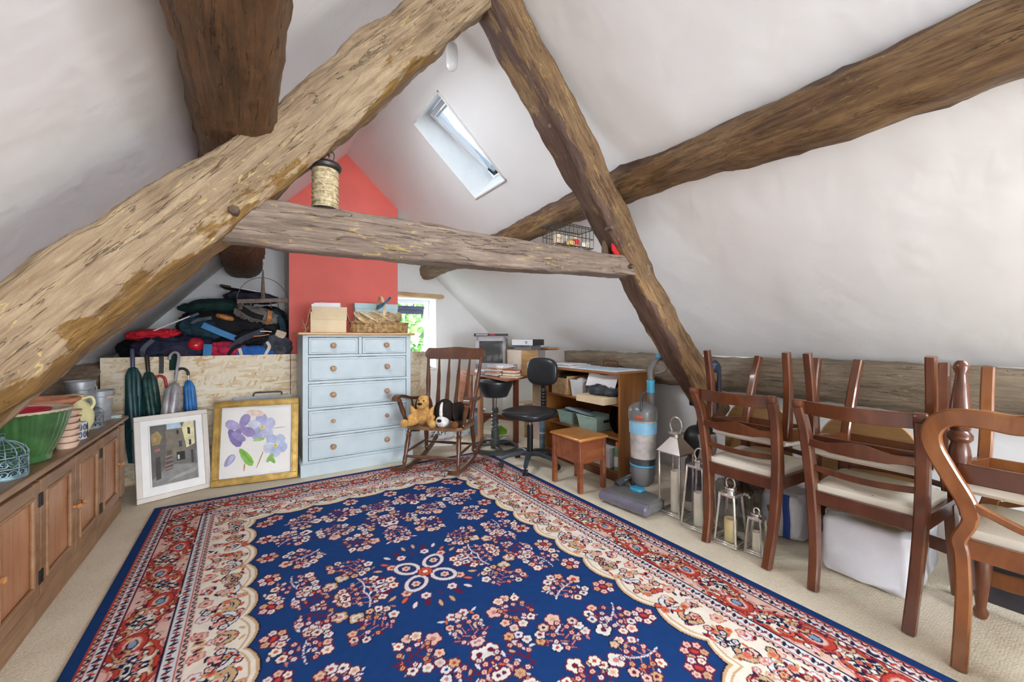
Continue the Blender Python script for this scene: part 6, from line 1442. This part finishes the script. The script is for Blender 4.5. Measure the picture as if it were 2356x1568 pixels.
bag('holdall', 'black holdall at the bottom left of the heap under the roof', (-.68, 4.86, 1.09), (.62, .55, .22), blk, 21, (0, 0, .1))
bag('rucksack', 'dark navy rucksack at the left of the heap above the umbrellas', (-.55, 4.60, 1.095), (.62, .30, .23), nav, 2, (0, 0, .05), extra=[('strap', [(-.2, -.15, .02), (-.21, -.17, .12), (-.15, -.14, .2)], .035, .008, (1, 0, 0), gry), ('pocket', [(-.1, -.14, .05), (0, -.165, .11), (.1, -.14, .05)], .09, .02, (0, 0, 1), ppl)])
bag('red_jacket', 'crumpled red jacket lying on the navy rucksack', (-.70, 4.58, 1.225), (.36, .2, .075), red, 5, (0, -.08, .1), amp=.03, fr=9, cat='jacket')
bag('holdall', 'black canvas holdall in the middle of the heap', (-.18, 4.82, 1.30), (.80, .55, .36), blk, 8, (0, 0, -.1), extra=[('carry_strap', [(-.3, -.26, .1), (-.22, -.30, .22), (-.1, -.28, .26)], .03, .008, (0, 0, 1), gry)])
bag('rucksack', 'big black rucksack beside the chimney breast at the right of the heap', (.14, 4.78, 1.27), (.32, .44, .48), blk, 12, (0, .05, 0), extra=[('shoulder_strap', [(.02, -.20, .45), (.09, -.25, .32), (.11, -.24, .18)], .05, .014, (1, 0, 0), tea)])
bag('tool_roll', 'long bottle green padded bag sloping across the top of the heap', (-.27, 4.72, 1.50), (.58, .24, .135), grn, 4, (0, -.10, .08), 2.3, .015, 5, extra=[('seam', [(-.24, -.1, .09), (0, -.125, .1), (.24, -.1, .085)], .01, .006, (0, 0, 1), blk)])
bag('dark_coat', 'folded dusk purple coat near the top of the heap', (.0, 4.82, 1.60), (.46, .32, .10), ppl, 6, (0, .06, -.05), amp=.025, fr=8, cat='coat')
t = thing('laptop_case', 'flat black case with a pale edge on top of the heap', 'case', (-.06, 4.84, 1.655), 0, HB, rot=(0, .16, -.1))
b = MB(); b.box((0, 0, .014), (.38, .26, .026), b=.008); b.build('case', m_black, t); b = MB(); b.box((.03, -.131, .02), (.26, .004, .010)); b.build('pale_edge', m_wbox, t)
bag('blue_rucksack', 'teal and blue rucksack half buried left of the middle of the heap', (-.40, 4.64, 1.28), (.34, .26, .18), tea, 15, (0, .2, .2), extra=[('blue_strap', [(-.02, -.13, .12), (.14, -.155, .075), (.33, -.15, .03)], .055, .016, (0, 0, 1), strap_b)])
bag('satchel', 'brown grey canvas satchel with a tan leather buckle strap', (.03, 4.60, 1.42), (.38, .18, .14), olv, 18, (0, .22, 0), amp=.03, fr=9, extra=[('buckle_strap', [(.09, -.06, .0), (.1, -.115, .06), (.09, -.09, .13)], .035, .01, (1, 0, 0), tan_l), ('flap', [(-.18, -.09, .12), (-.05, -.11, .06), (.05, -.1, .05)], .05, .012, (0, 0, 1), blk)])
bag('small_pouch', 'tan leather pouch showing at the left of the satchel', (-.21, 4.58, 1.385), (.15, .1, .05), tan_l, 3, (0, .3, 0), amp=.01, cat='pouch')
bag('day_sack', 'black day sack with orange piping above the blue bag', (.04, 4.62, 1.195), (.40, .28, .17), blk, 23, (0, 0, 0), extra=[('orange_piping', [(-.06, -.15, .10), (.02, -.16, .105), (.1, -.15, .12)], .008, .006, (0, 0, 1), M('orange_cord', '#d9793c', .5)), ('white_piping', [(-.02, -.14, .145), (.06, -.15, .15), (.12, -.14, .145)], .008, .006, (0, 0, 1), m_wbox), ('grey_strap', [(-.22, -.16, -.03), (-.12, -.165, .07), (.0, -.15, .13), (.06, -.14, .16)], .05, .008, (0, 0, 1), m_strapg)])
bag('blue_bag', 'bright blue bag with two pale straps at the front right of the heap', (.02, 4.50, 1.055), (.34, .12, .13), blu, 26, amp=.015, extra=[('pale_strap', [(-.1, -.06, -.01), (-.1, -.075, .05), (-.115, -.06, .11)], .026, .006, (1, 0, 0), m_gbox), ('pale_strap', [(.09, -.06, -.01), (.09, -.075, .05), (.12, -.06, .12), (.1, -.05, .17)], .026, .006, (1, 0, 0), m_gbox)])
bag('crimson_bag', 'crimson and black bag in the front middle of the heap', (-.20, 4.52, 1.085), (.32, .15, .13), pnk, 29, amp=.03, fr=10, extra=[('black_strap', [(.02, -.07, .02), (.06, -.085, .08), (.14, -.06, .13)], .03, .008, (1, 0, 0), blk), ('blue_strap', [(-.13, -.10, -.07), (-.128, -.105, .03), (-.125, -.08, .12)], .062, .010, (1, 0, 0), strap_b)])
b = MB(); b.blob((0, 0, .06), (.13, .13, .13), 2, 28, 16, .006, 10, 1); o = b.build('red_helmet', M('glossy_red_plastic', '#c01a2c', .2, var=.2, vs=9, coat=.6), loc=(-.415, 4.50, 1.075)); tag(o, 'glossy red helmet peeping out of the heap above the board', 'helmet', HB)
bag('grey_bag', 'blue grey bag squeezed against the chimney breast', (.18, 4.52, 1.12), (.24, .14, .20), gry, 31, (0, .3, 0))
b = MB(); b.box((0, 0, .035), (.09, .05, .07), (0, .35, 0), b=.008); o = b.build('beige_pouch', bei, loc=(.235, 4.50, 1.195)); tag(o, 'small beige pouch at the right end of the heap', 'pouch', HB)
t = thing('ski_pole', 'white ski pole slanting up the left side of the heap', 'pole', (-.80, 4.49, 1.20), 0, HB)
b = MB(); b.rod((0, 0, 0), (.36, .05, .20), .006, 8); b.build('shaft', m_wbox, t); b = MB(); b.rod((.34, .047, .185), (.40, .057, .215), .012, 8); b.build('grip', m_blind, t)
for x, z0, z1, w, mm, lab in ((-.633, .90, 1.06, .03, m_black, 'narrow black strap hanging over the top of the board'), (-.555, .925, 1.07, .055, grn, 'wide bottle green strap hanging over the top of the board')):
    b = MB(); b.sweep(spline([(x, 4.392, z0), (x + .002, 4.392, (z0 + z1) / 2), (x, 4.394, 1.045), (x - .01, 4.42, 1.062), (x - .02, 4.47, 1.05)], 6), w, .005, (1, 0, 0)); o = b.build('hanging_strap', mm); tag(o, lab, 'strap', HB)
# hanging game rack
m_oldw = M('old_grey_wood', '#75655a', .6, var=.2, vs=24); m_wire = M('thin_iron_wire', '#57534d', .4, .7)
t = thing('hanging_rack', 'old wooden hook rack with a wire hoop hanging in front of the gable', 'rack', (.09, 4.50, 1.545))
b = MB(); b.tube([(0, 0, .27), (0, .0, .85)], .0025, 6); b.build('cord', m_paper, t)
b = MB(); b.rod((0, 0, .02), (0, 0, .30), [(0, .020), (.5, .014), (.9, .007), (1, .004)], 8); b.build('stem', m_oldw, t)
b = MB(); b.bar((-.205, 0, -.012), (.205, 0, .022), .035, .04); b.build('cross_bar', m_oldw, t); b = MB(); b.bar((-.2, .03, -.03), (-.17, -.02, -.06), .03, .06); b.build('bracket', m_oldw, t)
b = MB(); b.tube([(.205 * cos(a), 0, .0 + .225 * sin(a)) for a in [i / 28 * pi for i in range(29)]], .0028, 6); b.build('wire_hoop', m_wire, t)
for x in (-.17, -.10, .06, .12, .18):
    b = MB(); b.tube(spline([(x, -.02, .0), (x + .005, -.03, -.04), (x + .01, -.045, -.06), (x, -.06, -.04)], 5), .004, 6); b.build('hook', m_steel, t)

# ================================================================== small things on the collar beam, the pendant bulb
m_twine = M('natural_twine', '#c2b28f', .9, var=.25, vs=70, bmp=.6, bs=120)
t = thing('twine_spool', 'large dark wooden spool wound with pale twine on the collar beam', 'spool', (.243, 1.725, 1.692))
b = MB(); b.lathe([(0, 0), (.050, 0), (.053, .006), (.048, .014), (0, .014)], 32); b.build('lower_flange', m_hblk, t)
b = MB()
for k in range(24): b.tube([((.044 + .0025 * sin(k * 2.3)) * cos(a), (.044 + .0025 * sin(k * 2.3)) * sin(a), .017 + .0062 * k + .0022 * sin(a + k)) for a in [2 * pi * q / 28 for q in range(28)]], .0038, 5, True)
b.lathe([(.041, .012), (.042, .165)], 24); b.build('twine_winding', m_twine, t)
b = MB(); b.lathe([(0, .163), (.046, .163), (.058, .170), (.061, .180), (.056, .190), (.04, .196), (.02, .193), (0, .193)], 36); b.build('upper_flange', m_hblk, t)
b = MB(); b.tube(spline([(-.043, -.02, .10), (-.035, -.045, .105), (-.012, -.055, .09), (-.008, -.05, .06)], 5), .0022, 5); b.build('loose_end', m_twine, t)
t = thing('scissors', 'pair of scissors stuck handles up in the top of the twine spool', 'scissors', (.235, 1.72, 1.886))
for k, (dx, dy, a) in enumerate(((-.012, 0, .2), (.012, .004, -.3), (.03, .0, -.6))):
    b = MB(); b.tube([(dx + .011 * cos(q) * cos(a), dy + .011 * cos(q) * sin(a), .030 + .018 * sin(q)) for q in [2 * pi * i / 16 for i in range(16)]], .0022, 6, True); b.rod((dx, dy, .013), (dx * .4, 0, -.004), .002, 6); b.build('finger_loop', m_wire, t)
t = thing('wire_basket', 'small wire basket of cotton reels on the right of the collar beam', 'basket', (1.50, 1.725, 1.702)); w, d, h = .27, .12, .11
b = MB()
for z in (.004, h * .5, h): b.tube([(-w / 2, -d / 2, z), (w / 2, -d / 2, z), (w / 2, d / 2, z), (-w / 2, d / 2, z)], .0022, 5, True)
for k in range(10):
    x = -w / 2 + w * k / 9
    for y in (-d / 2, d / 2): b.rod((x, y, .002), (x, y, h), .0016, 5)
    b.rod((x, -d / 2, .004), (x, d / 2, .004), .0016, 5)
for k in range(1, 4):
    for x in (-w / 2, w / 2): b.rod((x, -d / 2 + d * k / 4, .002), (x, -d / 2 + d * k / 4, h), .0016, 5)
b.build('wire_cage', m_wire, t)
b = MB()
for k in range(14): b.rod((-w / 2 - .01 + (w + .02) * k / 13, -d / 2 - .008, h + .006), (-w / 2 - .01 + (w + .02) * k / 13, d / 2 + .008, h + .006), .0016, 5)
b.tube([(-w / 2 - .01, -d / 2 - .008, h + .006), (w / 2 + .01, -d / 2 - .008, h + .006), (w / 2 + .01, d / 2 + .008, h + .006), (-w / 2 - .01, d / 2 + .008, h + .006)], .0025, 5, True); b.build('wire_lid', m_wire, t)
m_reel = M('reel_wood', '#d6c09a', .5, var=.08)
for k, (x, y, z, ax, c_, lab) in enumerate(((-.10, -.03, .02, 'x', '#c9a3a0', 'dusty pink'), (-.055, -.03, .022, 'z', '#8fa79c', 'sage green'), (-.015, -.03, .022, 'x', '#cfae62', 'golden yellow'), (.03, -.03, .03, 'z', '#bb2a35', 'red'), (.075, -.03, .022, 'x', '#d8d6cf', 'white'), (.112, -.03, .022, 'z', '#b7b1a6', 'grey'), (-.06, .02, .065, 'x', '#e2d7ba', 'large cream'), (.0, .03, .06, 'z', '#a8b7c4', 'pale blue'), (.06, .025, .062, 'x', '#cfc6b4', 'stone'))):
    r_ = thing('cotton_reel', lab + ' cotton reel in the wire basket on the collar beam', 'cotton reel', (1.50 + x, 1.725 + y, 1.702 + z + .002), 0, 'cotton reels in the wire basket', rot=(0, pi / 2, 0) if ax == 'x' else (0, 0, 0))
    b = MB(); b.lathe([(0, -.02), (.018, -.02), (.018, -.016), (.008, -.015), (.008, .015), (.018, .016), (.018, .02), (0, .02)], 16); b.build('reel', m_reel, r_); b = MB(); b.lathe([(.0, -.0145), (.0155, -.0145), (.016, 0), (.0155, .0145), (0, .0145)], 16); b.build('thread', M('thread_%d' % k, c_, .7, var=.12, vs=80), r_)
t = thing('felt_stocking', 'tiny red felt stocking ornament beside the right rafter', 'ornament', (1.845, 1.70, 1.702))
b = MB(); b.sweep(spline([(-.006, 0, .07), (-.004, 0, .045), (0, 0, .022), (.016, 0, .012), (.034, 0, .012)], 5), .02, [.034] * 10 + [.03] * 6 + [.024] * 5, (0, 1, 0), rnd=.5); b.build('sock', M('red_felt', '#d2232b', .9, var=.06), t); b = MB(); b.tube([(-.006, 0, .07), (-.01, 0, .085), (-.004, 0, .092), (-.002, 0, .072)], .0016, 5); b.build('loop', m_paper, t)
b = MB(); b.box((0, 0, .045), (.11, .03, .09), (0, .1, 0)); o = b.build('wooden_block', m_peg, loc=(1.86, 1.755, 1.702)); tag(o, 'dark wooden block wedged behind the red stocking ornament', 'block')
b = MB(); b.lathe([(0, 0), (.009, 0), (.011, .02), (0, .02)], 12); o = b.build('cork', M('cork_brown', '#b98d5e', .8, var=.2, vs=60), loc=(1.44, 1.665, 1.704)); tag(o, 'small cork standing in front of the wire basket', 'cork')
# pendant bulb under the ridge, behind the apex of the truss
m_opal = M('opal_glass', '#e3e3e3', .15, var=.02, coat=.6)
t = thing('pendant_bulb', 'unlit opal bulb hanging under the ridge behind the rafters', 'lamp', (1.0, 2.2, 2.79))
b = MB(); b.lathe([(0, 0), (.018, .004), (.031, .02), (.035, .04), (.035, .12), (.03, .15), (0, .152)], 24); b.build('bulb', m_opal, t, ang=60)
b = MB(); b.lathe([(0, .15), (.022, .15), (.022, .19), (.008, .2), (0, .2)], 16); b.build('holder', m_white, t); b = MB(); b.rod((0, 0, .195), (-.02, 0, .3), .003, 6); b.build('flex', m_white, t)
b = MB(); b.tube([(.03 * cos(a), 0, .035 * sin(a)) for a in [-1.2 + i / 10 * 2.6 for i in range(11)]], .005, 7); o = b.build('white_cable', m_white, loc=(1.90, 1.845, 1.97)); tag(o, 'short loop of white cable between the right rafter and the purlin', 'cable')
